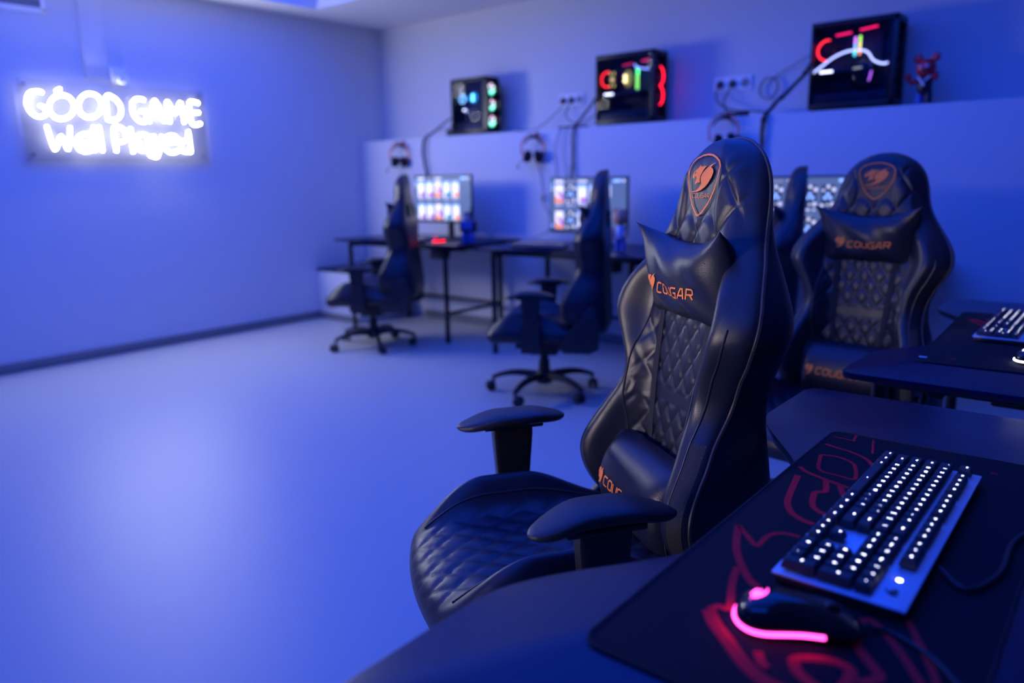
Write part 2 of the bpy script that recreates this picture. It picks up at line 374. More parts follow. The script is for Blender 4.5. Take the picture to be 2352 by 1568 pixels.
# ------------------------------------------------------------------ neon sign
SIGN = [[[2.133,1.867],[2.104,1.875],[2.055,1.861],[2.032,1.817],[2.032,1.768],[2.057,1.726],[2.095,1.71],[2.135,1.727],[2.137,1.766],[2.108,1.783]],[[2.54,1.712],[2.547,1.865],[2.594,1.868],[2.635,1.825],[2.641,1.771],[2.615,1.723],[2.566,1.709],[2.54,1.712]],[[2.817,1.863],[2.768,1.868],[2.732,1.838],[2.726,1.783],[2.74,1.737],[2.778,1.707],[2.816,1.716],[2.823,1.776],[2.787,1.782]],[[2.84,1.709],[2.871,1.791],[2.896,1.864],[2.927,1.802],[2.959,1.715]],[[2.864,1.771],[2.931,1.766]],[[2.998,1.712],[2.999,1.798],[2.994,1.862],[3.05,1.78],[3.094,1.86],[3.11,1.803],[3.113,1.713]],[[3.243,1.865],[3.17,1.865],[3.176,1.711],[3.245,1.711]],[[3.171,1.79],[3.24,1.794]],[[2.131,1.65],[2.163,1.497],[2.214,1.587],[2.248,1.498],[2.279,1.649]],[[2.312,1.545],[2.417,1.555],[2.411,1.597],[2.372,1.607],[2.325,1.583],[2.305,1.545],[2.321,1.5],[2.364,1.485],[2.406,1.497]],[[2.436,1.658],[2.428,1.49]],[[2.474,1.66],[2.477,1.491]],[[2.575,1.492],[2.575,1.652],[2.623,1.657],[2.651,1.631],[2.653,1.584],[2.626,1.56],[2.579,1.559]],[[2.694,1.656],[2.694,1.486]],[[2.815,1.604],[2.771,1.615],[2.73,1.586],[2.724,1.53],[2.757,1.499],[2.8,1.515],[2.819,1.604],[2.819,1.495]],[[2.858,1.61],[2.867,1.549],[2.9,1.533]],[[2.921,1.607],[2.899,1.525],[2.869,1.455],[2.815,1.467]],[[2.941,1.559],[3.039,1.569],[3.03,1.606],[2.991,1.614],[2.949,1.592],[2.936,1.551],[2.952,1.502],[2.994,1.486],[3.04,1.499]],[[3.142,1.568],[3.098,1.579],[3.07,1.545],[3.08,1.499],[3.143,1.494]],[[3.137,1.651],[3.143,1.494]],[[2.323,1.786],[2.318,1.765],[2.307,1.745],[2.292,1.727],[2.274,1.714],[2.253,1.705],[2.232,1.701],[2.212,1.703],[2.194,1.71],[2.179,1.722],[2.169,1.738],[2.164,1.756],[2.164,1.777],[2.169,1.797],[2.18,1.817],[2.194,1.834],[2.212,1.847],[2.232,1.856],[2.253,1.861],[2.273,1.859],[2.292,1.853],[2.307,1.841],[2.318,1.825],[2.323,1.806],[2.323,1.786]],[[2.509,1.806],[2.504,1.784],[2.493,1.764],[2.479,1.746],[2.46,1.732],[2.44,1.723],[2.42,1.72],[2.4,1.721],[2.382,1.729],[2.367,1.741],[2.357,1.757],[2.352,1.776],[2.352,1.797],[2.358,1.818],[2.368,1.838],[2.382,1.855],[2.4,1.869],[2.42,1.879],[2.44,1.883],[2.46,1.881],[2.478,1.875],[2.493,1.863],[2.504,1.846],[2.509,1.827],[2.509,1.806]],[[2.221,1.884],[2.248,1.9]],[[2.416,1.722],[2.454,1.727]]]
XS = -5.845
t = thing('neon_sign', 'glowing white neon sign reading GOOD GAME Well Played on a clear panel', 'sign', (XL, 2.64, 1.69))
def off(p): return (p[0] - XL, p[1] - 2.64, p[2] - 1.69)
b = MB(); b.box(off((XS - .012, 2.642, 1.687)), (.005, 1.33, .545), M['acrylic'], .001); b.build('acrylic_panel', t)
for y in (1.975, 3.309):
    b = MB(); b.box(off((XS - .012, y, 1.687)), (.006, .012, .545), M['acrylic_edge'], .001); b.build('panel_edge', t)
for y, z in ((2.03, 1.92), (3.26, 1.92), (2.03, 1.46), (3.26, 1.46)):
    b = MB(); b.cyl(off((XL, y, z)), off((XS - .006, y, z)), .009, M['chrome'], n=14); b.build('standoff', t)
for st in SIGN:
    P = [off((XS, y, z)) for y, z in st]
    P = P if len(P) > 20 or len(P) < 3 else [tuple(p) for p in spl(P, 5)]
    b = MB(); b.tube(P, .0062, M['neon'], n=12); iw = b.mi(M['white'])
    for fi, f in enumerate(b.f):
        if sum(b.v[k][0] for k in f) / len(f) < XS - XL - .0005: b.m[fi] = iw      # opaque backing of the flex
    b.build('neon_tube', t)
t = thing('power_adapter', 'small white power socket box just above the neon sign', 'socket', (XL, 2.655, 2.025))
b = MB(); b.box((.02, 0, 0), (.04, .09, .10), M['white'], .006); b.build('housing', t)
b = MB(); b.box((.055, .01, -.035), (.03, .045, .045), M['white'], .005); b.build('plug', t)
b = MB(); b.tube(spl([(.06, .03, -.035), (.05, .055, -.03), (.02, .07, -.01), (.006, .07, .04), (.006, .07, .2)], 4), .003, M['white'], n=6); b.build('lead', t)
b = MB(); b.box((.008, 0, 0), (.016, .16, .66), M['wall'], .002)
tag(b.build('cable_duct', loc=(XL, 2.52, 2.315)), 'flat wall-coloured cable cover running up from above the neon sign', 'cable cover')

# ------------------------------------------------------------------ gaming chair (front is +x, height 1.3)
HB = .90; ZB = .41
HW = [(0, .17), (.025, .205), (.06, .232), (.11, .252), (.185, .260), (.26, .243), (.33, .217), (.385, .211), (.44, .228), (.49, .258), (.53, .275), (.57, .270), (.61, .247), (.65, .216), (.69, .184), (.73, .163), (.79, .148), (.83, .132), (.865, .102), (.885, .068), (.895, .038), (.90, .006)]
TB = [(0, .085), (.1, .080), (.3, .066), (.5, .050), (.65, .036), (.8, .028), (.9, .024)]
def hw(z): return max(.005, interp(HW, z))
def back_c(z): return -.302 - .075 * z / HB + .012 * math.sin(PI * min(1, z / .55)) * (1 if z < .55 else 0)
WA = [(0, .02), (.1, .11), (.19, .135), (.3, .085), (.38, .045), (.46, .050), (.53, .062), (.6, .045), (.68, .008), (.75, -.012), (.9, -.022)]
WB = [(0, .005), (.1, .035), (.2, .045), (.35, .035), (.52, .045), (.6, .035), (.68, .008), (.9, .0)]
def back_pt(y, z, side=1, off=0.0, q=True):
    h = hw(z); u = max(-1, min(1, y / h)); au = abs(u)
    x = back_c(z) + interp(WA, z) * sm(.42, 1.02, au)
    if side:
        e = max(0, 1 - au ** 5) ** .5 * max(0, 1 - (z / HB) ** 26) ** .5 * max(0, 1 - (1 - z / HB) ** 40) ** .5
        if side > 0:
            d = .050 * e + interp(WB, z) * math.exp(-((au - .76) / .16) ** 2) * e
            if q:
                if z < .60 and abs(y) < .17: d += quilt(y, z, .052, .074, .0065) * (1 - sm(.135, .155, abs(y))) * (1 - sm(.52, .58, z)) * (1 if not .335 < z < .372 else 0) + (.004 if .335 <= z <= .372 and abs(y) < .14 else 0)
                elif z >= .60: d += quilt(y, z, .080, .118, .0075) * (1 - sm(.75, .92, au)) * (1 - sm(.84, .885, z)) * sm(.66, .69, z) * (1 - .85 * (1 - sm(.055, .075, abs(y))) * sm(.725, .75, z))
            x += d + off
        else:
            e2 = max(0, 1 - au ** 12) ** .5 * max(0, 1 - (z / HB) ** 26) ** .5 * max(0, 1 - (1 - z / HB) ** 40) ** .5
            xb = back_c(z) - interp(TB, z) - .010 * math.cos(u * 1.5) - off
            x = x + (xb - x) * e2
    return Vector((x, y, ZB + z))
HOLES = [(s_ * .088, .640, .048, .050) for s_ in (1, -1)]
def rho(y, z, hz):
    cy, cz, ay, az = hz
    dy = (y - cy) * (1 if cy > 0 else -1); dz = z - cz; ay2 = ay * (1 + .25 * dz / az * -1)
    return (abs(dy / ay2) ** 3 + abs(dz / az) ** 3) ** (1 / 3)
def make_back():
    mb = MB(); nu, nv = 124, 200
    U = []
    for i in range(nu + 1):
        a = 2 * i / nu - 1; U.append(math.copysign(1 - (1 - abs(a)) ** 1.25, a))
    V = [HB * (.5 + .5 * math.copysign(1 - (1 - abs(2 * j / nv - 1)) ** 1.25, 2 * j / nv - 1)) for j in range(nv + 1)]
    yz = {}
    for j, z in enumerate(V):
        for i, u in enumerate(U):
            y = u * hw(z); zz = z
            for hz in HOLES:
                r = rho(y, zz, hz)
                if .90 < r < 1.10: y = hz[0] + (y - hz[0]) / r; zz = hz[1] + (zz - hz[1]) / r
            yz[i, j] = (y, zz)
    vs = []; idx = {}
    for side in (1, -1):
        for j in range(nv + 1):
            for i in range(nu + 1):
                e = i in (0, nu) or j in (0, nv)
                if e and side == -1: idx[side, i, j] = idx[1, i, j]
                else: idx[side, i, j] = len(vs); vs.append(back_pt(*yz[i, j], 0 if e else side))
    def inh(i, j):
        y = sum(yz[a, b_][0] for a in (i, i + 1) for b_ in (j, j + 1)) / 4; z = sum(yz[a, b_][1] for a in (i, i + 1) for b_ in (j, j + 1)) / 4
        return any(rho(y, z, hz) < 1 for hz in HOLES)
    H = {(i, j): inh(i, j) for i in range(nu) for j in range(nv)}
    fs = []
    for (i, j), h_ in H.items():
        if h_:
            for (di, dj), (a, b_) in (((-1, 0), ((i, j), (i, j + 1))), ((1, 0), ((i + 1, j), (i + 1, j + 1))), ((0, -1), ((i, j), (i + 1, j))), ((0, 1), ((i, j + 1), (i + 1, j + 1)))):
                if not H.get((i + di, j + dj), False): fs.append([idx[(1,) + a], idx[(1,) + b_], idx[(-1,) + b_], idx[(-1,) + a]])
            continue
        for side in (1, -1):
            q = [idx[side, i, j], idx[side, i + 1, j], idx[side, i + 1, j + 1], idx[side, i, j + 1]]
            fs.append(q if side == 1 else q[::-1])
    mb.add(vs, fs, M['leather']); return mb
def loop_edge(inset=1.0, side=0, off=0.0, z0=0.012, z1=HB - .0015, n=110):
    P = []
    for k in range(n + 1):
        z = z0 + (z1 - z0) * (.5 - .5 * math.cos(PI * k / n)); P.append(back_pt(-hw(z) * inset, z, side, off))
    for k in range(n, -1, -1):
        z = z0 + (z1 - z0) * (.5 - .5 * math.cos(PI * k / n)); P.append(back_pt(hw(z) * inset, z, side, off))
    return P
# neck pillow, local: x out of the seat back, y across, z up
def pil_pt(u, v, side, off=0.0):
    au, av = abs(u), abs(v)
    W_ = .184 * (1 - .10 * (1 - av ** 2)); H_ = .114 * (1 - .27 * (1 - au ** 2.2))
    y = u * W_; z = v * H_
    e = max(0, (1 - au ** 2.6)) ** .6 * max(0, (1 - av ** 2.6)) ** .6
    x = side * .060 * e + .020 * (av * au) ** 3 * 1.2 + (side and off)
    x += .004 * math.sin(9 * u + 5 * v) * e
    return Vector((x, y, z - .012 * (1 - au ** 2)))
def lum_pt(u, v, side, off=0.0):
    au = abs(u)
    y = u * .165 * (1 - .03 * v * v); z = v * .105
    e = max(0, 1 - au ** 8) ** .5; k = max(0, 1 - v * v) ** .5
    x = (.085 if side > 0 else .035) * side * e * k + (side and off)
    return Vector((x, y, z))
def seat_pt(u, v, side):
    # v: -1 rear .. 1 front
    au = abs(u); x = .0 + v * (.265 + (.025 if v > 0 else 0))
    W_ = .262 * (1 - .06 * sm(.5, 1, v)) * (1 - .12 * sm(-.4, -1, v)) 
    if v > .8: W_ *= (1 - .12 * ((v - .8) / .2) ** 3)
    y = u * W_; x += .03 * (1 - au ** 2) * sm(.3, 1, v)
    e = max(0, 1 - au ** 6) ** .5 * max(0, 1 - abs(v) ** 9) ** .5
    mid = .425 - .018 * sm(.6, 1, v); hump = .088 * sm(-.75, .1, v) * (1 - sm(.40, 1.0, v)) + .012
    z = mid
    if side > 0:
        z += (.045 + hump * math.exp(-((au - .80) / .17) ** 2)) * e
        if au < .66: z += quilt(y, x, .060, .085, .006) * (1 - sm(.52, .64, au)) * e
    elif side < 0: z -= .065 * e
    return Vector((x, y, z))
def make_chair(label, group, lift=0.0):
    t = thing('gaming_chair', label, 'chair', (0, 0, 0), 0, group)
    bk = make_back().build('backrest', t, ang=60)
    b = MB(); b.tube(loop_edge(), .0042, M['piping'], n=6, closed=False); b.build('piping', bk)
    # seams of the side wings
    for s_ in (1, -1):
        b = MB(); b.tube([back_pt(s_ * (.150 + .004 * math.sin(z * 20)), z, 1, .001, False) for z in [k * .01 for k in range(8, 58)]], .0022, M['piping'], n=5); b.build('seam', bk)
        b = MB(); b.tube([back_pt(s_ * hw(z) * .88, z, 1, .001, False) for z in [k * .01 for k in range(6, 56)]], .0018, M['piping'], n=5); b.build('seam', bk)
        b = MB(); vs = []; N = 26
        for k in range(N + 1):
            z = .05 + (.32 - .05) * k / N
            for c in range(5): vs.append(back_pt(s_ * hw(z) * (.885 + .10 * c / 4), z, 1, .0018, False))
        b.add(vs, [[k * 5 + c, k * 5 + c + 1, (k + 1) * 5 + c + 1, (k + 1) * 5 + c] for k in range(N) for c in range(4)], M['leather_trim'])
        b.build('grained_patch', bk)
    # head emblem
    fb = lambda y, z: back_pt(y, z, 1, .0035, True)
    b = MB()
    SH = [(672, 240), (560, 252), (450, 300), (360, 380), (328, 470), (335, 580), (365, 750), (410, 920), (460, 1075), (520, 1210), (590, 1310), (640, 1370), (680, 1392), (720, 1370), (780, 1300), (850, 1190), (915, 1060), (970, 900), (1005, 740), (1020, 600), (1010, 470), (960, 370), (870, 300), (770, 255)]
    kx = .124 / 700; kz = .124 / 1155; ZT = .868
    F = lambda p: ((p[0] - 672) * kx, ZT - (p[1] - 240) * kz)
    ribbon(b, [tuple(p) for p in [F(q) for q in SH]] , .0038, M['thread'], fb, closed=True)
    g = lambda P: [F(p) for p in P]
    fill(b, g(HEAD_A), M['thread'], fb, .004); fill(b, g(HEAD_B), M['thread'], fb, .004)
    fill(b, g([(474, 592), (500, 560), (514, 566), (495, 592)]), M['strap'], lambda y, z: back_pt(y, z, 1, .0045), .02)
    x0, z0 = F((490, 1055)); wordmark(b, x0, z0, .0085, M['thread'], fb, width=F((880, 0))[0] - x0, stroke=.20)
    tag(b.build('head_emblem', bk, fix=False), 'orange stitched shield with a wild cat head and the word COUGAR')
    # neck pillow
    zp = .618; T = Matrix.Translation((back_c(zp) + .052, -.012 * 0, ZB + zp)) @ Matrix.Rotation(math.radians(12), 4, 'Y')
    p = MB(); mb = cushion(pil_pt, 56, 44, M['leather']); mb.v = [tuple(T @ Vector(v)) for v in mb.v]; np_ = mb.build('neck_pillow', t, ang=70)
    def inv(fn, W_, H_):
        def f(y, z):
            u, v = y / W_, z / H_
            for _ in range(6):
                P = fn(u, v, 1); u += (y - P.y) / W_; v += (z - P.z) / H_
            return T @ fn(u, v, 1, .0018)
        return f
    fp = inv(pil_pt, .16, .085)
    b = MB(); bighead(b, -.080, -.008, .040, .042, M['thread'], fp); wordmark(b, -.052, -.026, .021, M['thread'], fp, width=.140, stroke=.22)
    b.build('pillow_logo', np_, fix=False)
    zl = .135; T = Matrix.Translation((back_c(zl) + .080, 0, ZB + zl)) @ Matrix.Rotation(math.radians(-6), 4, 'Y')
    mb = cushion(lum_pt, 40, 40, M['leather']); mb.v = [tuple(T @ Vector(v)) for v in mb.v]; lp = mb.build('lumbar_pillow', t, ang=70)
    for s_ in (1, -1):
        b = MB(); b.tube([T @ lum_pt(s_ * .95, math.sin(a), 1, .0012) for a in [(-1.5 + 3.0 * k / 24) for k in range(25)]], .0022, M['piping'], n=5); b.build('seam', lp)
    fl = inv(lum_pt, .165, .105)
    b = MB(); bighead(b, -.112, .004, .036, .044, M['thread'], fl); wordmark(b, -.086, -.010, .022, M['thread'], fl, width=.150, stroke=.24)
    b.build('pillow_logo', lp, fix=False)
    # webbing straps from neck pillow down to lumbar pillow and behind the head
    for s_ in (1, -1):
        vs = []; N = 24
        for k in range(N + 1):
            z = .22 + .34 * k / N; y = s_ * (.083 + .020 * (z - .22) / .34)
            for c in (-1, 1): vs.append(back_pt(y + c * .010, z, 1, .004, False) + Vector((.0035, 0, 0)))
        for k in range(N + 1):
            z = .22 + .34 * k / N; y = s_ * (.083 + .020 * (z - .22) / .34)
            for c in (-1, 1): vs.append(back_pt(y + c * .010, z, 1, .001, False) + Vector((.002, 0, 0)))
        o2 = 2 * (N + 1)
        fs = [[2 * k, 2 * k + 1, 2 * k + 3, 2 * k + 2] for k in range(N)] + [[o2 + 2 * k + 2, o2 + 2 * k + 3, o2 + 2 * k + 1, o2 + 2 * k] for k in range(N)]
        fs += [[2 * k, 2 * k + 2, o2 + 2 * k + 2, o2 + 2 * k] for k in range(N)] + [[2 * k + 1, o2 + 2 * k + 1, o2 + 2 * k + 3, 2 * k + 3] for k in range(N)]
        b = MB(); b.add(vs, fs, M['strap']); b.build('strap', t)
        b = MB(); xh = back_c(.66)
        b.tube(spl([(xh + .10, s_ * .128, ZB + .655), (xh + .055, s_ * .118, ZB + .672), (xh - .02, s_ * .10, ZB + .67), (xh - .045, s_ * .062, ZB + .665), (xh - .046, s_ * .04, ZB + .66)], 6), .006, M['strap'], n=8)
        b.build('elastic_loop', t)
    # seat
    mb = cushion(seat_pt, 90, 84, M['leather']); st = mb.build('seat', t, ang=60)
    for s_ in (1, -1):
        b = MB(); b.tube([seat_pt(s_ * .66, -.75 + 1.62 * k / 40, 1) + Vector((0, 0, .001)) for k in range(41)], .0022, M['piping'], n=5); b.build('seam', st)
        b = MB(); b.tube([seat_pt(s_ * .999, -.9 + 1.85 * k / 30, 0) for k in range(31)], .0035, M['piping'], n=5); b.build('seam', st)
    # arms
    for s_ in (1, -1):
        a = MB()
        a.box((.02, s_ * .165, .350), (.075, .26, .012), M['metal'], .004)
        a.prism([(-.052, -.016), (.052, -.016), (.052, .016), (-.052, .016)], 0, .17, M['plastic'], T=Matrix.Translation((.02, s_ * .298, .335)), bev=.006)
        bm = bmesh.new(); bmesh.ops.create_cube(bm, size=1); bmesh.ops.bevel(bm, geom=bm.edges[:], offset=.12, segments=3, profile=.6, affect='EDGES')
        for v in bm.verts:
            k = .5 + v.co.z; v.co = Vector((v.co.x * (.072 + .030 * k), v.co.y * (.032 + .008 * k), .44 + k * .20))
        a.bm(bm, M['plastic'], T=Matrix.Translation((.02, s_ * .298, 0)))
        a.box((.02, s_ * .298, .640), (.15, .055, .012), M['plastic'], .004)
        ar = a.build('armrest', t)
        c = MB(); c.cyl((.03, s_ * .318, .565), (.03, s_ * .325, .565), .009, M['gloss'], n=12); c.build('height_button', ar)
        N = 30; K = 20; vs = []; fs = []
        for i in range(N + 1):
            q = i / N; ex = -.138 + .276 * (.5 - .5 * math.cos(PI * q)); r_ = max(.0, 1 - abs(ex / .138) ** 3.2) ** .5
            wid = (.044 + .006 * math.cos(ex * 12)) * r_ + .001; th = .016 * max(.15, r_)
            zc = .660 - .020 * sm(.03, .138, ex) - .012 * sm(.04, .138, -ex) + .003
            yc = s_ * (.298 - .012 * math.cos(ex * 14))
            for k in range(K):
                an = 2 * PI * k / K; cy_ = math.cos(an); sz = math.sin(an)
                vs.append((ex + .02, yc + math.copysign(abs(cy_) ** .7, cy_) * wid, zc + math.copysign(abs(sz) ** .7, sz) * th))
        for i in range(N):
            for k in range(K): fs.append([i * K + k, i * K + (k + 1) % K, (i + 1) * K + (k + 1) % K, (i + 1) * K + k])
        fs.append(list(range(K))[::-1]); fs.append([N * K + k for k in range(K)])
        c = MB(); c.add(vs, fs, M['plastic']); c.build('arm_pad', ar, ang=60)
    # recliner brackets and lever
    for s_ in (1, -1):
        b = MB(); y = s_ * .262
        b.prism([(-.345, .36), (-.30, .335), (-.16, .335), (-.13, .36), (-.14, .42), (-.20, .47), (-.255, .56), (-.30, .60), (-.335, .585), (-.35, .48)], -.014, .014, M['plastic'],
                T=Matrix.Translation((0, y, 0)) @ Matrix.Rotation(PI / 2, 4, 'X'), bev=.006)
        h = b.build('hinge_cover', t)
        c = MB(); c.cyl((-.235, y, .425), (-.235, y + s_ * .022, .425), .038, M['plastic'], n=24); c.build('hinge_cap', h)
    b = MB(); b.tube([(-.16, -.275, .40), (-.05, -.30, .405), (.0, -.305, .41)], .006, M['metal'], n=8); b.box((.02, -.306, .413), (.10, .022, .020), M['gloss'], .007); b.build('recline_lever', t)
    b = MB(); b.box((0, 0, .335), (.30, .22, .035), M['metal'], .006); b.box((0, 0, .300), (.17, .12, .06), M['metal'], .012); b.build('tilt_mechanism', t)
    b = MB(); b.tube([(.0, -.08, .31), (.02, -.16, .305), (.03, -.24, .30)], .005, M['metal'], n=8); b.box((.03, -.262, .30), (.035, .06, .012), M['plastic'], .005); b.build('height_lever', t)
    upper = [c for c in t.children]
    for c in upper: c.location.z += lift
    # gas lift and star base: no lift
    b = MB(); b.cyl((0, 0, .10), (0, 0, .22), .027, M['plastic'], n=20); b.cyl((0, 0, .21), (0, 0, .31 + lift), .020, M['metal'], n=20)
    b.lathe([(.031, .20), (.033, .17), (.034, .14), (.040, .12)], M['plastic'], n=20); b.build('gas_lift', t)
    b = MB(); b.lathe([(0, .135), (.040, .135), (.050, .12), (.052, .085), (.045, .065), (0, .065)], M['plastic'], n=24); hub = b.build('base_hub', t)
    for k in range(5):
        an = 2 * PI * k / 5; T = Matrix.Rotation(an, 4, 'Z'); N = 14; vs = []
        for i in range(N + 1):
            q = i / N; x = .035 + q * .285; z = .108 - .005 * q + .016 * math.sin(PI * q * .9) - .028 * q ** 3; wd = .027 - .013 * q; th = .020 - .008 * q
            for (a, c) in ((-1, -.7), (-.6, 1), (.6, 1), (1, -.7), (.7, -1), (-.7, -1)): vs.append((x, a * wd, z + c * th))
        fs = [[i * 6 + k2, i * 6 + (k2 + 1) % 6, (i + 1) * 6 + (k2 + 1) % 6, (i + 1) * 6 + k2] for i in range(N) for k2 in range(6)] + [[5, 4, 3, 2, 1, 0], [N * 6 + k2 for k2 in range(6)]]
        b = MB(); b.add(vs, fs, M['plastic'], T); lg = b.build('base_leg', t, ang=40)
        b = MB(); b.cyl((.315, 0, .05), (.315, 0, .088), .008, M['metal'], T=T, n=10)
        TT = T @ Matrix.Translation((.315, 0, 0)) @ Matrix.Rotation(.5 + 1.3 * k, 4, 'Z')
        for s_ in (1, -1): b.lathe([(0, s_ * .007), (.026, s_ * .007), (.0285, s_ * .011), (.0285, s_ * .022), (.024, s_ * .027), (0, s_ * .028)], M['plastic'], n=20, T=TT @ Matrix.Translation((.018, 0, .0285)), axis='Y')
        b.box((.012, 0, .046), (.046, .014, .030), M['plastic'], .006, T=TT); b.build('caster', lg)
    return t
def set_chair(t, x, y, ang, base_ang, lift, rec=0.0):
    t.location = (x, y, 0); t.rotation_euler = (0, 0, math.radians(ang))
    for c in t.children:
        n_ = c.name.split('.')[0]
        if n_ in ('base_leg',): c.rotation_euler = (0, 0, math.radians(base_ang - ang))
        elif n_ == 'base_hub': pass
        elif n_ == 'gas_lift': c.location.z = 0
        else:
            c.location.z = lift
            if rec and n_ in ('backrest', 'neck_pillow', 'lumbar_pillow', 'strap', 'elastic_loop'):
                Q = Matrix.Rotation(math.radians(rec), 4, 'Y'); P = Vector((-.26, 0, .43)); d = P - (Q @ P)
                c.rotation_euler = (0, math.radians(rec), 0); c.location = (d.x, 0, d.z + lift)
CG = 'black gaming chairs with orange wild cat emblems'
c1 = make_chair('black gaming chair in the foreground with a neck pillow and bright orange shield emblem', CG)
chairs = [(c1, (-.905, 1.235, 235, 20, .012))]
for lab, ps in (('black gaming chair seen from the front at the right, behind the second keyboard desk', (-.79, 2.58, 262, 10, .0)),
                ('side-on black gaming chair in the middle, at the desk with the brown-headed toy', (-2.64, 3.47, 207, 204, -.03, 2.5)),
                ('farthest black gaming chair, side-on by the low corner bench and red glowing mouse', (-4.50, 3.75, 214, 255, -.03, 6)),
                ('side-on black gaming chair half hidden between the two emblem-bearing chairs', (-1.63, 3.55, 201, 30, -.03))):
    c = copy_tree(c1); c['label'] = lab; chairs.append((c, ps))
for c, ps in chairs: set_chair(c, *ps)

# ------------------------------------------------------------------ desks (front is -y)
def make_desk(label, group, L=1.45, D=.80, H=.745):
    t = thing('gaming_desk', label, 'desk', (0, 0, 0), 0, group)
    def front(s): return -D / 2 + .175 * (1 - sm(.12, .48, abs(s)))
    P = []
    N = 60
    for k in range(N + 1):
        s = -L / 2 + .03 + (L - .06) * k / N; P.append((s, front(s)))
    P += [(L / 2 - .009, -D / 2 + .009), (L / 2, -D / 2 + .03), (L / 2, D / 2), (-L / 2, D / 2), (-L / 2, -D / 2 + .03), (-L / 2 + .009, -D / 2 + .009)]
    b = MB(); b.prism(P, H - .018, H, M['desk'], bev=.003); b.build('desktop', t)
    b = MB()
    b.box((0, D / 2 - .10, H - .04), (L - .2, .04, .04), M['metal'], .004); b.box((0, -D / 2 + .205, H - .04), (L - .2, .04, .045), M['metal'], .004)
    for s_ in (1, -1): b.box((s_ * (L / 2 - .16), 0, H - .04), (.05, D - .12, .04), M['metal'], .004)
    b.build('under_frame', t)
    lx = L / 2 - .16
    for s_ in (1, -1):
        for yy in (-D / 2 + .06, D / 2 - .10):
            b = MB(); b.cyl((s_ * lx, yy, .012), (s_ * lx, yy, H - .05), .019, M['metal'], n=16); lg = b.build('leg', t)
            b = MB(); b.cyl((s_ * lx, yy, 0), (s_ * lx, yy, .014), .023, M['plastic'], n=16); b.build('leg_foot', lg)
        b = MB(); b.cyl((s_ * lx, -D / 2 + .06, .22), (s_ * lx, D / 2 - .10, .22), .014, M['metal'], n=12); b.build('side_bar', t)
    b = MB(); b.cyl((-lx, D / 2 - .10, .22), (lx, D / 2 - .10, .22), .014, M['metal'], n=12); b.build('back_bar', t)
    b = MB(); b.box((L * .16, -.06, H - .105), (.14, .10, .085), M['plastic'], .008); b.build('cable_box', t)
    return t
DG = 'black gaming desks with a concave front edge'
d1 = make_desk('nearest black gaming desk, carrying the large mousepad and pink glowing mouse', DG)
desks = []
for lab, x, y, rz, z in (('black desk at the right edge, the second keyboard with white backlight on it', -.17, 2.735, -90, 0),
                      ('far black desk under the left monitor, by the low corner bench', -4.67, 4.50, 0, .02),
                      ('black desk under the middle monitor, the brown-headed toy standing on it', -3.00, 4.44, 0, .02),
                      ('black desk mostly hidden behind the chairs, under the right monitor', -1.53, 4.44, 0, .02)):
    c = copy_tree(d1); c['label'] = lab; c.location = (x, y, 0); c.rotation_euler = (0, 0, math.radians(rz)); c.scale = (1, 1, 1 + z / .745)
d1.location = (-.183, 1.095, 0); d1.rotation_euler = (0, 0, -PI / 2)
DZ = .745; DF = .765

# ------------------------------------------------------------------ mousepads
PADART = [[6,1,[[-0.406,1.362],[-0.381,1.369],[-0.355,1.358],[-0.34,1.337],[-0.325,1.28],[-0.351,1.28],[-0.378,1.283],[-0.391,1.302],[-0.406,1.362]]],[7,0,[[-0.418,1.425],[-0.392,1.415],[-0.369,1.409],[-0.337,1.389],[-0.316,1.358]]],[5,0,[[-0.419,1.476],[-0.381,1.473],[-0.387,1.51]]],[4,0,[[-0.353,1.5],[-0.334,1.422]]],[8,0,[[-0.416,1.283],[-0.401,1.266],[-0.364,1.25],[-0.322,1.236]]],[10,0,[[-0.405,1.241],[-0.389,1.161],[-0.379,1.121],[-0.362,1.09],[-0.342,1.075],[-0.322,1.069]]],[9,0,[[-0.361,1.247],[-0.347,1.201],[-0.358,1.184],[-0.346,1.137],[-0.332,1.119],[-0.316,1.112]]],[9,0,[[-0.337,1.24],[-0.32,1.203],[-0.312,1.19]]],[8,0,[[-0.407,1.001],[-0.379,0.972],[-0.361,0.957],[-0.36,0.994],[-0.348,1.014],[-0.324,1.018]]],[10,0,[[-0.407,1.001],[-0.381,0.934],[-0.353,0.888],[-0.327,0.858],[-0.307,0.851]]],[9,0,[[-0.358,0.884],[-0.347,0.843],[-0.327,0.788],[-0.338,0.783],[-0.343,0.768]]],[16,0,[[-0.343,0.768],[-0.325,0.746],[-0.302,0.726],[-0.276,0.702],[-0.253,0.687],[-0.232,0.682],[-0.207,0.681]]],[10,0,[[-0.267,0.726],[-0.256,0.709],[-0.248,0.705]]],[12,0,[[-0.196,0.704],[-0.22,0.717],[-0.231,0.735],[-0.22,0.748],[-0.198,0.758],[-0.182,0.755],[-0.177,0.742],[-0.178,0.719]]],[9,0,[[-0.201,0.838],[-0.19,0.861],[-0.169,0.843],[-0.145,0.813],[-0.125,0.783],[-0.111,0.764]]],[11,0,[[-0.198,0.835],[-0.187,0.802],[-0.163,0.773],[-0.154,0.759],[-0.168,0.736]]],[8,0,[[-0.156,0.888],[-0.134,0.843],[-0.116,0.807],[-0.104,0.777]]],[8,0,[[-0.153,1.443],[-0.142,1.444]]]]
def rrect(x0, y0, x1, y1, r, n=6):
    P = []
    for cx_, cy_, a0 in ((x1 - r, y1 - r, 0), (x0 + r, y1 - r, 90), (x0 + r, y0 + r, 180), (x1 - r, y0 + r, 270)):
        for k in range(n + 1):
            a = math.radians(a0 + 90 * k / n); P.append((cx_ + r * math.cos(a), cy_ + r * math.sin(a)))
    return P
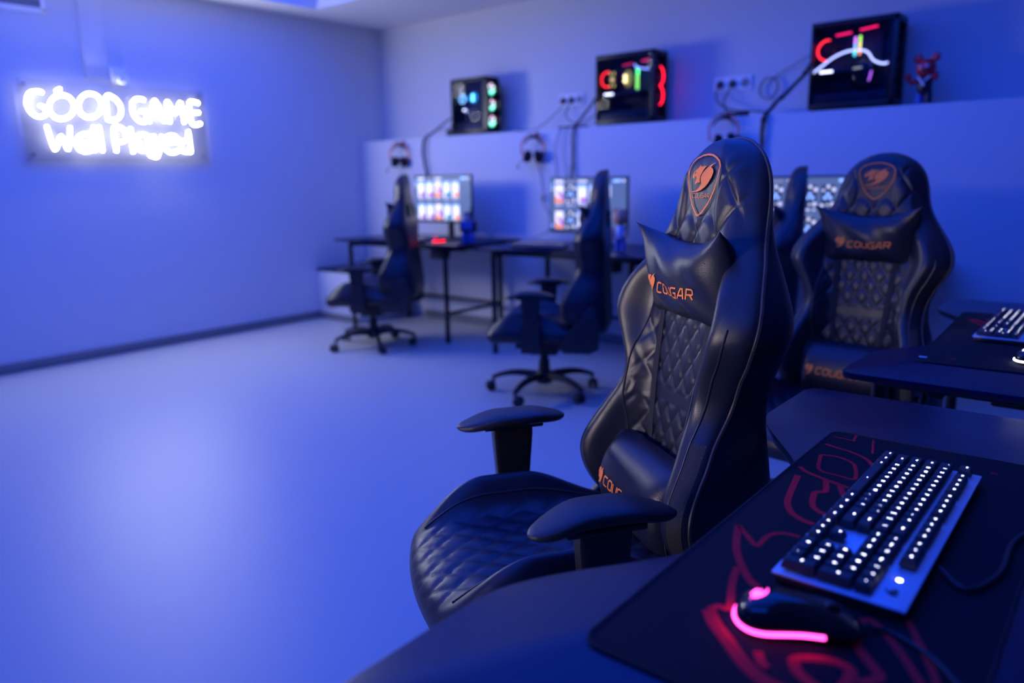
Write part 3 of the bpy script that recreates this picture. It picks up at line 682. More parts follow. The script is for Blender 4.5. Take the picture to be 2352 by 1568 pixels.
def make_pad(label, x0, y0, x1, y1, group):
    X, Y = (x0 + x1) / 2, (y0 + y1) / 2
    t = thing('mousepad', label, 'mousepad', (X, Y, DZ), 0, group)
    b = MB(); b.prism(rrect(x0 - X, y0 - Y, x1 - X, y1 - Y, .025), 0, .0035, M['pad'], bev=.001); cl = b.build('cloth', t)
    b = MB(); b.tube([(x, y, .0026) for x, y in rrect(x0 - X, y0 - Y, x1 - X, y1 - Y, .025)], .0024, M['strap'], n=6, closed=True); b.build('stitched_edge', t)
    b = MB()
    for wd, cl_, pts in PADART:
        q = [(p[0] + .248, p[1] - 1.07) for p in pts]
        if len(q) > 3: q = [tuple(v) for v in spl([(a, c, 0) for a, c in q], 5)]
        q = [(a[0], a[1]) for a in q]
        ribbon(b, q, wd * .00105, M['padred'], lambda x, y: Vector((x, y, .0039)), closed=False, step=.006)
    b.build('red_print', t, fix=False)
    b = MB(); b.box((x1 - X - .012, y1 - Y - .05, .0045), (.020, .010, .002), M['white'], .0005); b.build('fabric_tag', t)
    return t
p1 = make_pad('large black mousepad with red printed logo on the nearest desk', -.43, .625, -.067, 1.512, 'mousepads')
p2 = copy_tree(p1); p2['label'] = 'black mousepad at the right edge under the second keyboard'; p2.location = (-.275, 2.68, DZ); p2.rotation_euler = (0, 0, PI + math.radians(2))

# ------------------------------------------------------------------ keyboards (user side is -y, numpad at +x)
_g = {}
def glyph(ch):
    if ch in _g: return _g[ch]
    cu = bpy.data.curves.new('glyph', 'FONT'); cu.body = ch; cu.resolution_u = 1; cu.align_x = 'CENTER'; cu.size = 1.0
    o = bpy.data.objects.new('glyph', cu); COL.objects.link(o); bpy.context.view_layer.update()
    me = o.to_mesh(); vs = [v.co.copy() for v in me.vertices]; fs = [list(p.vertices) for p in me.polygons]; o.to_mesh_clear()
    bpy.data.objects.remove(o); bpy.data.curves.remove(cu); _g[ch] = (vs, fs); return _g[ch]
UK = .0215
def key_rows():
    K = []
    def row(r, y, items, x=0.0):
        for it in items:
            if isinstance(it, (int, float)): x += it; continue
            ch, wd = it; K.append((x, y, wd, 1, ch)); x += wd
    row(0, 0, [('Ctrl', 1.25), ('Win', 1.25), ('Alt', 1.25), ('-', 6.25), ('Alt', 1.25), ('Fn', 1.25), ('=', 1.25), ('Ctrl', 1.25), .25, ('<', 1), ('v', 1), ('>', 1), .25, ('0', 2), ('.', 1)])
    row(1, 1, [('Shift', 2.25)] + [(c, 1) for c in 'ZXCVBNM,./'] + [('Shift', 2.75), 1.25, ('^', 1), 1.25] + [(c, 1) for c in '123'])
    row(2, 2, [('Caps', 1.75)] + [(c, 1) for c in "ASDFGHJKL;'"] + [('Enter', 2.25), 3.5] + [(c, 1) for c in '456'])
    row(3, 3, [('Tab', 1.5)] + [(c, 1) for c in 'QWERTYUIOP[]'] + [('\\', 1.5), .25, ('Del', 1), ('End', 1), ('Dn', 1), .25] + [(c, 1) for c in '789'])
    row(4, 4, [(c, 1) for c in '`1234567890-='] + [('Back', 2), .25, ('Ins', 1), ('Home', 1), ('Up', 1), .25] + [(c, 1) for c in ('Num', '/', '*', '-')])
    row(5, 5.3, [('Esc', 1), 1] + [('F%d' % k, 1) for k in (1, 2, 3, 4)] + [.5] + [('F%d' % k, 1) for k in (5, 6, 7, 8)] + [.5] + [('F%d' % k, 1) for k in (9, 10, 11, 12)] + [.25, ('Prt', 1), ('Scr', 1), ('Brk', 1)])
    K.append((21.5, 0, 1, 2, 'Ent')); K.append((21.5, 2, 1, 2, '+'))
    return K
def keycap_mesh(b, x, y, wd, hd, ch, yy):
    W_ = wd * UK - .0018; H_ = hd * UK - .0018; z0 = .021; z1 = .0315 + (.0015 if yy < 1 or yy > 4 else 0)
    t1 = .0025; X, Y = (x + wd / 2) * UK, (y + hd / 2) * UK
    vs = []
    for (w2, h2, z) in ((W_, H_, z0), (W_, H_, z0 + .003), (W_ - 2 * t1, H_ - 2 * t1, z1 - .0006), (W_ - 2 * t1 - .0012, H_ - 2 * t1 - .0012, z1)):
        vs += [(X - w2 / 2, Y - h2 / 2, z), (X + w2 / 2, Y - h2 / 2, z), (X + w2 / 2, Y + h2 / 2, z), (X - w2 / 2, Y + h2 / 2, z)]
    fs = [[k * 4 + i, k * 4 + (i + 1) % 4, k * 4 + 4 + (i + 1) % 4, k * 4 + 4 + i] for k in range(3) for i in range(4)] + [[12, 13, 14, 15], [3, 2, 1, 0]]
    b.add(vs, fs, M['keycap'])
    b.box((X, Y, .0175), (.006, .006, .008), M['white'])
    s = .0068 if len(ch) == 1 else (.0044 if len(ch) == 2 else .0034)
    g = glyph(ch); gy = Y + (.0012 if len(ch) == 1 else .002)
    b.add([(X + v.x * s, gy + v.y * s - .001, z1 + .0002) for v in g[0]], g[1], M['legend'])
KX, KY = 22.5 * UK, 6.3 * UK
def deck(b, mt, seg):
    b.box((KX / 2, KY / 2 + .0, .0075), (KX + .012, KY + .010, .015), M['plastic'], .004)
    b.box((KX / 2, KY / 2 + .0, .0155), (KX + .018, KY + .016, .0035), mt, .0015)
def make_keyboard(label, group):
    t = thing('keyboard', label, 'keyboard', (0, 0, 0), 0, group)
    b = MB(); b.box((KX / 2, KY / 2, .0075), (KX + .010, KY + .008, .014), M['plastic'], .004); b.build('bottom_case', t)
    b = MB(); b.box((KX / 2, KY / 2 + .002, .0155), (KX + .016, KY + .018, .0035), M['alu'], .0015); dk = b.build('metal_deck', t)
    f = lambda x, y: Vector((x, y, .0175))
    b = MB(); bighead(b, 21.2 * UK, 5.75 * UK, .020, .018, M['plastic'], f); tag(b.build('deck_logo', dk, fix=False), 'small dark wild cat head emblem')
    b = MB(); b.cyl((19.6 * UK, 5.75 * UK, .0168), (19.6 * UK, 5.75 * UK, .0178), .0032, M['legend'], n=14); b.build('indicator_light', dk)
    K = key_rows(); K.sort(key=lambda k: -k[0])
    rest = MB()
    for i, (x, y, wd, hd, ch) in enumerate(K):
        if i < 100: q = MB(); keycap_mesh(q, x, y, wd, hd, ch, y); q.build('keycap', t, fix=False)
        else: keycap_mesh(rest, x, y, wd, hd, ch, y)
    o = rest.build('keycap', t, fix=False); o['kind'] = 'stuff'
    return t
KG = 'full-size backlit keyboards on the near desks'
k1 = make_keyboard('silver-decked backlit mechanical keyboard in the foreground on the red-printed mousepad', KG)
k2 = copy_tree(k1); k2['label'] = 'silver-decked backlit keyboard cut by the right edge, behind the nearest one'
k1.location = (-.303, 1.362, DZ + .0035); k1.rotation_euler = (0, 0, -PI / 2 + .0)
k2.location = (-.355, 3.07, DZ + .0035); k2.rotation_euler = (0, 0, -PI / 2 - math.radians(0))
def far_keyboard(label, x, y, rz):
    t = thing('keyboard', label, 'keyboard', (x, y, DF), rz, 'keyboards on the far desks')
    s = .85
    b = MB(); b.box((0, 0, .010), (KX * s, KY * s, .016), M['plastic'], .004); b.build('bottom_case', t)
    b = MB(); b.box((0, 0, .019), (KX * s + .006, KY * s + .01, .003), M['alu'], .001); b.build('metal_deck', t)
    b = MB()
    for x_, y_, wd, hd, ch in key_rows():
        X, Y = ((x_ + wd / 2) * UK - KX / 2) * s, ((y_ + hd / 2) * UK - KY / 2) * s
        b.box((X, Y, .026), ((wd * UK - .003) * s, (hd * UK - .003) * s, .011), M['keycap'], .0015, seg=1)
        b.box((X, Y, .0317), (.004, .004, .0006), em('dim_legend', (.8, .8, 1), 1.2))
    o = b.build('keycaps', t); o['kind'] = 'stuff'
    return t
far_keyboard('dark keyboard on the far left desk below its monitor', -4.62, 4.28, .05)
far_keyboard('dark keyboard on the middle desk below its monitor', -3.28, 4.27, .2)

# ------------------------------------------------------------------ mice (front is +x)
def make_mouse(label, glow, loc, rz, s=1.0):
    t = thing('mouse', label, 'computer mouse', loc, rz, 'wired computer mice')
    def pt(u, v, side):
        L_ = .064; x = v * L_; wd = (.034 - .004 * math.cos(v * 3) + .002 * v * v)
        y = u * wd * max(0, 1 - abs(v) ** 3.2) ** .5; e = max(0, 1 - abs(u) ** 3) ** .5 * max(0, 1 - abs(v) ** 4) ** .5
        return Vector((x, y, .010 + (.028 * (1 - .35 * v - .35 * v * v) * e if side > 0 else -.008 * e * (side < 0))))
    mb = cushion(pt, 28, 32, M['gloss']); mb.v = [tuple(Vector(p) * s) for p in mb.v]; bd = mb.build('shell', t, ang=60)
    g = em('mouse_glow_' + glow, {'pink': (1.0, .05, .42), 'red': (1.0, .01, .02), 'white': (.85, .85, 1)}[glow], 7 if glow != 'red' else 9)
    P = []
    bd2 = lambda v, sd: ((v * .0645) * s, sd * (.034 - .004 * math.cos(v * 3) + .002 * v * v) * max(0, 1 - abs(v) ** 3.2) ** .5 * 1.03 * s, (.0115 + .002 * v) * s)
    for k in range(16): P.append(bd2(-.30 - .70 * math.sin(k / 15 * PI / 2), 1))
    for k in range(34): P.append(bd2(-1 + 1.35 * (1 - math.cos(k / 33 * PI / 2)), -1))
    b = MB(); b.tube(P, .0021 * s, g, n=6); b.build('light_strip', t)
    def top(x, y):
        v = x / .064; wd = (.034 - .004 * math.cos(v * 3) + .002 * v * v); p = pt(max(-.9, min(.9, y / wd)), v, 1); return (p + Vector((0, 0, .0006))) * s
    b = MB()
    rot = lambda P_: [(-.040 + (y - 676) / 552 * .020, (x - 670) / 475 * -.020) for x, y in P_]
    fill(b, rot(HEAD_A), g, top, .003); fill(b, rot(HEAD_B), g, top, .003); b.build('glowing_logo', t, fix=False)
    b = MB(); b.cyl((.034 * s, -.0035 * s, .0255 * s), (.034 * s, .0035 * s, .0255 * s), .009 * s, M['plastic'], n=16); b.build('scroll_wheel', t)
    b = MB(); b.box((.040 * s, 0, .0235 * s), (.046 * s, .0012 * s, .010 * s), M['strap'], T=Matrix.Rotation(.32, 4, 'Y') @ Matrix.Translation((-.006 * s, 0, .006 * s))); b.build('button_gap', t)
    return t
make_mouse('pink glowing black mouse in front of the nearest keyboard', 'pink', (-.250, .792, DZ + .0035), math.radians(28), 1.05)
make_mouse('white glowing mouse at the right edge before the second keyboard', 'white', (-.165, 2.36, DZ + .0035), math.radians(10), 1.0)
make_mouse('red glowing mouse on the far left desk', 'red', (-4.28, 4.29, DF), math.radians(80), 1.0)

# ------------------------------------------------------------------ monitors (face -y)
SC_BG = em('screen_slate', (.075, .115, .20), 1.15); SC_D = em('screen_dark', (.02, .03, .06), 1.0); SC_W = em('screen_white', (1, .98, .88), .9)
SC_W2 = em('screen_soft_white', (.75, .75, .72), .9); SC_P = em('screen_mauve', (.42, .16, .45), 1.0); SC_O = em('screen_orange', (.95, .30, .12), 1.0)
SC_B = em('screen_sky', (.35, .60, 1.0), 1.0); SC_C = em('screen_cream', (1.0, .93, .78), .95); SC_T = em('screen_teal', (.04, .25, .30), 1.0)
for m_ in (SC_BG, SC_D):
    m_.node_tree.nodes['Principled BSDF'].inputs['Roughness'].default_value = .28
def make_monitor(label, x, y, zc, W_, H_, style):
    t = thing('monitor', label, 'monitor', (x, y, DF), 0, 'flat monitors on the far desks')
    z = zc - DF
    b = MB(); b.box((0, .016, z), (W_, .022, H_), M['plastic'], .004); b.box((0, .038, z - .02), (W_ * .55, .03, H_ * .5), M['plastic'], .012)
    b.box((0, .0045, z - H_ / 2 + .008), (W_, .006, .016), M['plastic'], .002); b.build('housing', t)
    b = MB(); w2, h2 = W_ - .016, H_ - .030; zo = z + .004
    def rect(cx_, cz, w_, h_, m, lv): b.box((cx_, .0043 - .0002 * lv, zo + cz), (w_, .0004, h_), m)
    def disc(cx_, cz, r, m, lv): b.cyl((cx_, .0045 - .0002 * lv, zo + cz), (cx_, .0041 - .0002 * lv, zo + cz), r, m, n=14)
    rect(0, 0, w2, h2, SC_BG, 0)
    x0 = -w2 / 2; zt = h2 / 2
    rect(x0 + .014, 0, .028, h2, em('screen_side', (.06, .11, .19), 1.0), 1)
    for k in range(3): disc(x0 + .014, zt - .02 - k * .027, .009, [SC_T, SC_B, SC_W2][k], 2)
    disc(x0 + .014, -zt + .03, .009, SC_B, 2)
    rect(x0 + .075, zt - .018, .075, .016, SC_W, 2); rect(x0 + .175, zt - .018, .075, .014, em('screen_grey', (.2, .2, .24), 1), 2)
    rect(x0 + .275, zt - .018, .075, .016, SC_W2, 2); rect(w2 / 2 - .075, zt - .018, .06, .018, SC_B, 2); disc(w2 / 2 - .022, zt - .018, .010, SC_W2, 2)
    disc(w2 / 2 - .022, -zt + .03, .010, SC_W2, 2)
    def art(cx_, cz, w_, h_, kind):
        if kind == 0:
            rect(cx_, cz, w_, h_, SC_C, 2); rect(cx_, cz - h_ * .32, w_, h_ * .36, SC_O, 3); rect(cx_ + w_ * .2, cz - h_ * .12, w_ * .55, h_ * .36, SC_P, 4)
            for q in range(4): rect(cx_, cz + h_ * (.02 + .06 * q), w_ * (.42 - .1 * q), h_ * .08, SC_P, 5)
            disc(cx_, cz - h_ * .18, w_ * .14, SC_W, 6)
        elif kind == 1:
            rect(cx_, cz, w_, h_, SC_D, 2)
            for a_, c_, r in ((-.35, .28, .11), (0, .45, .15), (.42, .32, .17), (-.4, -.42, .14), (0, -.38, .10), (.38, -.36, .17)): disc(cx_ + a_ * w_, cz + c_ * h_ * .95, r * w_, SC_W2, 3)
            for a_, c_ in ((0, .1), (-.2, -.06), (.2, -.06)): disc(cx_ + a_ * w_, cz + c_ * h_, .15 * w_, SC_B, 4)
        else:
            rect(cx_, cz, w_, h_, SC_W, 2); rect(cx_, cz + h_ * .42, w_, h_ * .14, SC_B, 3); rect(cx_ + w_ * .15, cz - h_ * .33, w_ * .7, h_ * .3, [SC_O, SC_T, SC_P][kind % 3], 3); disc(cx_, cz, w_ * .2, SC_C, 4)
    n_ = 6; sp = (w2 - .05) / 6.0 if style != 1 else (w2 - .05) / 6.0
    sp = .0985; cw = .072; chh = .125
    kinds = {0: (2, 2, 0, 4, 3, 5), 1: (0, 1, 2, 3, 4, 5), 2: (1, 1, 1, 1, 1, 1)}[style]
    for k in range(6):
        X = x0 + .075 + k * sp
        if X + cw / 2 > w2 / 2 - .04: continue
        if k == 2 and style == 1: pass
        art(X, zt - .105, cw, chh, kinds[k]); rect(X - .014, zt - .180, .035, .010, SC_W2, 2); disc(X + .026, zt - .180, .007, SC_W2, 2)
        rect(X - .01, zt - .212, .05, .008, em('screen_grey', (.2, .2, .24), 1), 2)
        hh = h2 - .232; art(X, zt - .225 - hh / 2, cw, hh, kinds[k])
    b.build('screen', t, fix=False)
    b = MB(); b.box((.03, .07, (z - .08) / 2 + .01), (.05, .03, z - .06), M['plastic'], .008); b.build('stand_neck', t)
    b = MB(); b.box((.03, .05, .006), (.24, .19, .012), M['plastic'], .005); b.build('stand_base', t)
    return t
make_monitor('left monitor, its screen showing rows of pale cards', -4.475, 4.52, 1.092, .65, .385, 0)
make_monitor('middle monitor showing rows of game cards, half behind a chair back', -3.01, 4.46, 1.055, .645, .385, 1)
make_monitor('right monitor showing dark cards with white dots, behind the chairs', -1.55, 4.46, 1.04, .645, .385, 2)

# ------------------------------------------------------------------ toys
t = thing('toy_figure', 'toy figure with a round brown head and blue clothes by the middle monitor', 'toy figure', (-2.64, 4.30, DF), .3)
b = MB(); b.ball((0, 0, .222), (.050, .048, .056), M['brown_toy'], n=20); hd = b.build('head', t)
b = MB(); b.ball((0, -.044, .212), (.016, .010, .011), M['brown_toy']); b.build('snout', hd)
b = MB(); b.tube([(0, 0, .175), (0, 0, .15), (0, 0, .11), (0, 0, .085)], [.022, .032, .036, .030], M['pale_toy'], n=16); b.build('body', t)
for s_ in (1, -1):
    b = MB(); b.tube([(s_ * .017, 0, .10), (s_ * .018, 0, .05), (s_ * .019, -.004, .006)], [.018, .017, .018], M['blue_toy'], n=14); b.build('leg', t)
    b = MB(); b.tube([(s_ * .030, 0, .165), (s_ * .044, -.01, .135), (s_ * .040, -.03, .10)], [.011, .012, .011], M['brown_toy'], n=10); b.build('arm', t)
    b = MB(); b.ball((s_ * .036, 0, .268), (.015, .010, .015), M['brown_toy']); b.build('ear', hd)
t = thing('toy_robot', 'dark and blue boxy toy robot beside the left monitor', 'toy figure', (-4.02, 4.34, DF), .25)
b = MB(); b.box((0, 0, .205), (.060, .05, .060), M['dark_toy'], .008); hd = b.build('head', t)
b = MB(); b.box((0, -.0255, .200), (.052, .004, .018), M['pale_toy'], .002); b.build('visor', hd)
b = MB(); b.box((.026, .01, .250), (.022, .02, .06), M['dark_toy'], .006); b.build('crest', hd)
b = MB(); b.prism([(-.045, -.028), (.045, -.028), (.045, .028), (-.045, .028)], .10, .172, M['blue_toy'], bev=.008); b.build('torso', t)
b = MB(); b.box((0, 0, .092), (.105, .062, .018), M['dark_toy'], .005); b.build('belt', t)
for s_ in (1, -1):
    b = MB(); b.prism([(-.017, -.026), (.017, -.026), (.020, .026), (-.020, .026)], .0, .085, M['blue_toy'], T=Matrix.Translation((s_ * .027, 0, 0)), bev=.006); b.build('leg', t)
    b = MB(); b.box((s_ * .058, -.004, .130), (.024, .034, .075), M['dark_toy'], .008); b.build('arm', t)
t = thing('toy_bear', 'glossy red toy bear waving on the wall ledge beside the right computer tower', 'toy figure', (-1.06, 4.955, ZL), -.15)
s = 1.0
b = MB(); b.ball((0, 0, .198), (.054, .048, .052), M['red_toy'], n=22); hd = b.build('head', t)
for s_ in (1, -1):
    b = MB(); b.ball((s_ * .047, .0, .252), (.025, .014, .025), M['red_toy'], n=18); b.build('ear', hd)
    b = MB(); b.ball((s_ * .019, -.040, .205), (.011, .008, .009), M['pale_toy']); b.build('eye', hd)
b = MB(); b.ball((0, -.044, .178), (.022, .016, .016), M['red_toy']); b.ball((0, -.058, .183), (.007, .005, .005), M['dark_toy']); b.build('muzzle', hd)
b = MB(); b.tube([(0, 0, .160), (0, 0, .145), (0, 0, .11), (0, 0, .072), (0, 0, .055)], [.022, .034, .040, .038, .028], M['dark_toy'], n=18)
bd = b.build('body', t)
b = MB(); b.tube([(-.030, -.030, .150), (-.008, -.040, .128), (.010, -.042, .100)], .005, M['white'], n=6); b.tube([(.034, -.026, .152), (.012, -.040, .125)], .005, M['white'], n=6); b.build('chest_stripe', bd)
b = MB(); b.tube([(-.036, 0, .135), (-.064, -.012, .122), (-.080, -.020, .140), (-.088, -.024, .172)], [.014, .015, .015, .017], M['red_toy'], n=12); b.build('arm', t)
b = MB(); b.tube([(.036, 0, .138), (.056, -.006, .14), (.062, -.02, .165)], [.014, .015, .017], M['red_toy'], n=12); b.build('arm', t)
for s_ in (1, -1):
    b = MB(); b.tube([(s_ * .021, 0, .075), (s_ * .023, 0, .04), (s_ * .024, -.004, .004)], [.021, .021, .022], M['blue_toy' if s_ < 0 else 'dark_toy'], n=14); b.build('leg', t)

# ------------------------------------------------------------------ computer towers: glass side faces -y, front face +x
def make_tower(label, x0, x1, y0, y1, h, kind):
    L_ = x1 - x0; D = y1 - y0
    t = thing('computer_tower', label, 'computer', (x0, y0, ZL), 0, 'computer towers on the wall ledge')
    b = MB(); k = .012; c = M['case']
    b.box((L_ / 2, D - .004, h / 2 + .01), (L_, .008, h - .02), c, .003); b.box((k / 2, D / 2, h / 2), (k, D, h - .02), c, .003)
    b.box((L_ / 2, D / 2, h - k / 2), (L_, D, k * 1.3), c, .004); b.box((L_ / 2, D / 2, .018), (L_, D, .02), c, .004)
    b.box((L_ - .035, D / 2, h / 2), (.012, D - .01, h - .03), c, .003)
    b.box((L_ / 2, .004, .030), (L_, .008, .022), c, .002); b.box((L_ / 2, .004, h - .014), (L_, .008, .02), c, .002)
    b.box((L_ / 2, D / 2 + .01, .095 if kind else .10), (L_ - .05, D - .035, .006), c)
    b.box((L_ / 2, .02, .060), (L_ - .05, .01, .075), c, .002)
    b.build('case_frame', t)
    for ax in (.03, L_ - .03):
        for ay in (.02, D - .02): b = MB(); b.cyl((ax, ay, 0), (ax, ay, .010), .012, M['plastic'], n=12); b.build('rubber_foot', t)
    b = MB(); b.box((L_ / 2, .0022, h / 2), (L_ - .006, .004, h - .03), M['case_glass'], .001); b.build('glass_side', t)
    b = MB(); b.box((L_ * .46, D - .05, h * .60), (L_ * .60, .008, h * .58), M['board'], .001); b.box((L_ * .42, D - .075, h * .68), (.05, .03, .05), c, .006)
    mbd = b.build('motherboard', t)
    b = MB(); b.box((L_ * .42, D * .5, h * .44), (L_ * .62, .095, .035), M['gloss'], .006); gp = b.build('graphics_card', t)
    b = MB()
    gx = L_ * .17 if kind else L_ * .3
    b.box((gx, D * .5 - .049, h * .455), (.075 if kind else .03, .003, .013), em('tower_white_light', (.9, .9, 1.0), 5), .0012); b.build('glowing_bar', gp)
    def fan(parent, cx_, cz, r, col, s_, y, axis='Y', x=None, arc=(0, 360), inner=None, label=None):
        g = em('fan_' + label, col, s_); q = MB(); P = []
        n_ = 36; a0, a1 = arc
        for i in range(n_ + 1):
            a = math.radians(a0 + (a1 - a0) * i / n_)
            P.append((cx_ + r * math.cos(a), y, cz + r * math.sin(a)) if axis == 'Y' else (x, cx_ + r * math.cos(a), cz + r * math.sin(a)))
        q.tube(P, .0048, g, n=6); f_ = q.build('light_ring', parent)
        return f_
    def fanbody(cx_, cz, r, y, axis='Y', x=None, blade='plastic'):
        q = MB(); n_ = 7
        Tf = Matrix.Translation((cx_, y, cz)) if axis == 'Y' else Matrix.Translation((x, cx_, cz)) @ Matrix.Rotation(PI / 2, 4, 'Z')
        for i in range(n_):
            a = 2 * PI * i / n_; vs = []
            for rr, da, yy in ((.25, 0, .004), (.95, .15, .006), (.95, .75, -.006), (.25, .65, -.004)):
                vs.append((math.cos(a + da) * r * rr, yy, math.sin(a + da) * r * rr))
            vs += [(v[0], v[1] + .0015, v[2]) for v in vs]
            q.add(vs, [[0, 1, 2, 3], [7, 6, 5, 4], [0, 4, 5, 1], [1, 5, 6, 2], [2, 6, 7, 3], [3, 7, 4, 0]], M[blade], Tf)
        q.lathe([(0, -.009), (r * .28, -.009), (r * .28, .009), (0, .009)], M['plastic'], n=16, T=Tf, axis='Y')
        q.lathe([(r * 1.0, -.011), (r * 1.07, -.011), (r * 1.07, .011), (r * 1.0, .011), (r * 1.0, -.011)], M['plastic'], n=32, T=Tf, axis='Y')
        return q.build('fan', t)
    if kind == 0:
        for i, cz in enumerate((.36, .235, .105)):
            f_ = fanbody(D / 2, cz, .050, 0, 'X', L_ - .016, 'fanblade0')
        # curved mesh front with three lit discs
        f2 = fanbody(L_ * .17, h * .66, .045, D * .45, 'Y', blade='fanblade1'); f3 = fanbody(L_ * .52, h * .66, .052, D * .40, 'Y', blade='fanblade1')
        fan(f2, L_ * .17, h * .66, .030, (.35, .75, 1.0), 3.0, D * .40, label='cyan')
        fan(f3, L_ * .52, h * .66, .030, (.02, .45, .85), 2.0, D * .33, label='teal')
        b = MB(); b.cyl((L_ * .52, D * .30, h * .70), (L_ * .52, D * .31, h * .70), .012, em('cooler_glow', (.25, .95, 1), 7), n=14); b.cyl((L_ * .52, D * .30, h * .63), (L_ * .52, D * .31, h * .63), .013, M['cooler_glow'], n=14)
        b.build('cooler_light', t)
        b = MB(); b.cyl((L_ * .33, D * .40, h * .66), (L_ * .33, D * .41, h * .66), .014, em('cooler_cyan', (.05, .55, .7), 2), n=16); b.build('hub_light', t)
        b = MB(); b.lathe([(.007, -.001), (.010, -.001), (.010, .001), (.007, .001), (.007, -.001)], em('case_logo_light', (.5, .6, .9), 1.2), n=20, T=Matrix.Translation((L_ * .46, -.0008, h * .42)), axis='Y'); b.build('glass_logo', t)
    if kind == 1:
        f1 = fanbody(.06, h * .66, .058, D * .5); fan(f1, .065, h * .67, .052, (1, .02, .03), 5, D * .3, arc=(75, 285), label='red')
        b = MB(); g = em('gold_light', (.85, .62, .18), 1.6)
        for a in (60, 120, 240, 300): 
            aa = math.radians(a); b.tube([(L_ * .22 + .030 * math.cos(aa), D * .3, h * .66 + .036 * math.sin(aa)), (L_ * .22 + .034 * math.cos(aa), D * .3, h * .66 + .060 * math.sin(aa))], .005, g, n=8)
        b.lathe([(0, -.001), (.017, -.001), (.017, .001), (0, .001)], g, n=20, T=Matrix.Translation((L_ * .22, D * .3, h * .66)), axis='Y'); b.build('cooler_light', t)
        b = MB(); b.ball((L_ * .46, D * .45, h * .66), (.038, .01, .062), em('gold_dim', (.40, .33, .06), .7), n=16); b.cyl((L_ * .43, D * .36, h * .69), (L_ * .43, D * .37, h * .69), .014, em('gold_hot', (1, .75, .25), 6), n=14); b.cyl((L_ * .43, D * .36, h * .63), (L_ * .43, D * .37, h * .63), .015, M['gold_hot'], n=14)
        b.build('cooler_fan_light', t)
        b = MB(); b.box((L_ * .645, D * .35, h * .645), (.012, .03, .15), em('ram_green', (.25, .85, .12), 2.6), .004); b.box((L_ * .645, D * .35, h * .735), (.012, .031, .035), em('ram_teal', (.05, .8, .35), 2.2), .004); b.build('memory_light', t)
        b = MB(); b.tube(spl([(L_ * .64, D * .2, h * .84), (L_ * .645, D * .2, h * .81), (L_ * .74, D * .2, h * .77), (L_ * .90, D * .2, h * .745)], 8), .0055, em('blue_white_light', (.30, .42, 1), 2.2), n=8); b.build('light_tube', t)
        b = MB(); b.tube([(L_ * .36, D * .5, h * .855), (L_ * .52, D * .5, h * .87)], .004, em('crimson_light', (.9, .02, .15), 1.6), n=6); b.tube([(L_ * .68, D * .5, h * .885), (L_ * .82, D * .5, h * .90)], .006, M['crimson_light'], n=6); b.build('top_light', t)
        b = MB(); g = em('front_red_light', (1, .01, .04), 4.0)
        for cz in (.32, .19):
            P = [(L_ - .006, D * .45 + .06 * math.cos(math.radians(a)), cz + .066 * math.sin(math.radians(a))) for a in range(-75, 80, 6)]; b.tube(P, .0045, g, n=6)
        b.build('front_light', t)
        for cz in (.32, .19): fanbody(D / 2, cz, .058, 0, 'X', L_ - .022)
    if kind == 2:
        f1 = fanbody(.07, h * .72, .058, D * .5); fan(f1, .080, h * .70, .058, (1, .03, .03), 5, D * .3, arc=(80, 265), label='red')
        b = MB(); g = em('crimson_strip', (.95, .01, .10), 3)
        b.tube([(L_ * .26, D * .3, h * .855), (L_ * .44, D * .3, h * .870)], .0055, g, n=6); b.tube([(L_ * .54, D * .3, h * .885), (L_ * .74, D * .3, h * .905)], .0055, g, n=6); b.build('top_light', t)
        b = MB()
        for i, (c0, s0) in enumerate((((.75, .2, .9), .95), ((.25, .45, 1), .77), ((.1, .75, .75), .62))):
            b.box((L_ * .50, D * .25, h * (.775 - .07 * i)), (.010, .02, h * .072), em('ram_a%d' % i, c0, 3), .003)
        for i, c0 in enumerate(((.45, .9, .1), (.95, .8, .2), (1, .3, .08))):
            b.box((L_ * .555, D * .25, h * (.785 - .07 * i)), (.010, .02, h * .072), em('ram_b%d' % i, c0, 3), .003)
        b.build('memory_light', t)
        b = MB(); P = spl([(.008, -.001, h * .455), (L_ * .10, -.001, h * .51), (L_ * .26, -.001, h * .61), (L_ * .42, -.001, h * .66), (L_ * .58, -.001, h * .655), (L_ * .66, -.001, h * .62), (L_ * .73, -.001, h * .53), (L_ * .84, -.001, h * .485), (L_ * .93, -.001, h * .50)], 8)
        P = [Vector((p.x, D * .22, p.z)) for p in P]
        b.tube(P, .006, em('white_light_tube', (.55, .62, 1), 3.0), n=8); b.build('light_tube', t)
        b = MB(); b.ball((L_ * .60, D * .45, h * .40), (.075, .03, .09), M['gloss'], n=20); b.build('cooler_dome', t)
        b = MB(); b.tube([(L_ * .71, D * .25, h * .42), (L_ * .70, D * .25, h * .36), (L_ * .685, D * .25, h * .31)], .005, em('violet_light', (.6, .15, .85), 2.0), n=8); b.tube([(L_ * .50, D * .2, h * .46), (L_ * .60, D * .2, h * .465)], .005, em('teal_red_light', (.35, .4, .3), 1.5), n=8); b.build('pump_light', t)
        for cz in (.36, .24, .12): fanbody(D / 2, cz, .055, 0, 'X', L_ - .022)
    b = MB()
    # front bezel
    n_ = 10; bulge = .028 if kind == 0 else .004
    if kind == 0:
        vs = []; 
        for i in range(n_ + 1):
            z = .012 + (h - .024) * i / n_; bx = L_ + bulge * math.sin(PI * i / n_) ** .7 
            for yy in (.0, .028): vs.append((bx, yy, z)); vs.append((L_ - .03, yy, z))
        fs = []
        for i in range(n_):
            a = i * 4; c_ = a + 4
            fs += [[a, a + 1, c_ + 1, c_], [a + 2, c_ + 2, c_ + 3, a + 3], [a, c_, c_ + 2, a + 2], [a + 1, a + 3, c_ + 3, c_ + 1]]
        fs += [[0, 2, 3, 1], [n_ * 4, n_ * 4 + 1, n_ * 4 + 3, n_ * 4 + 2]]
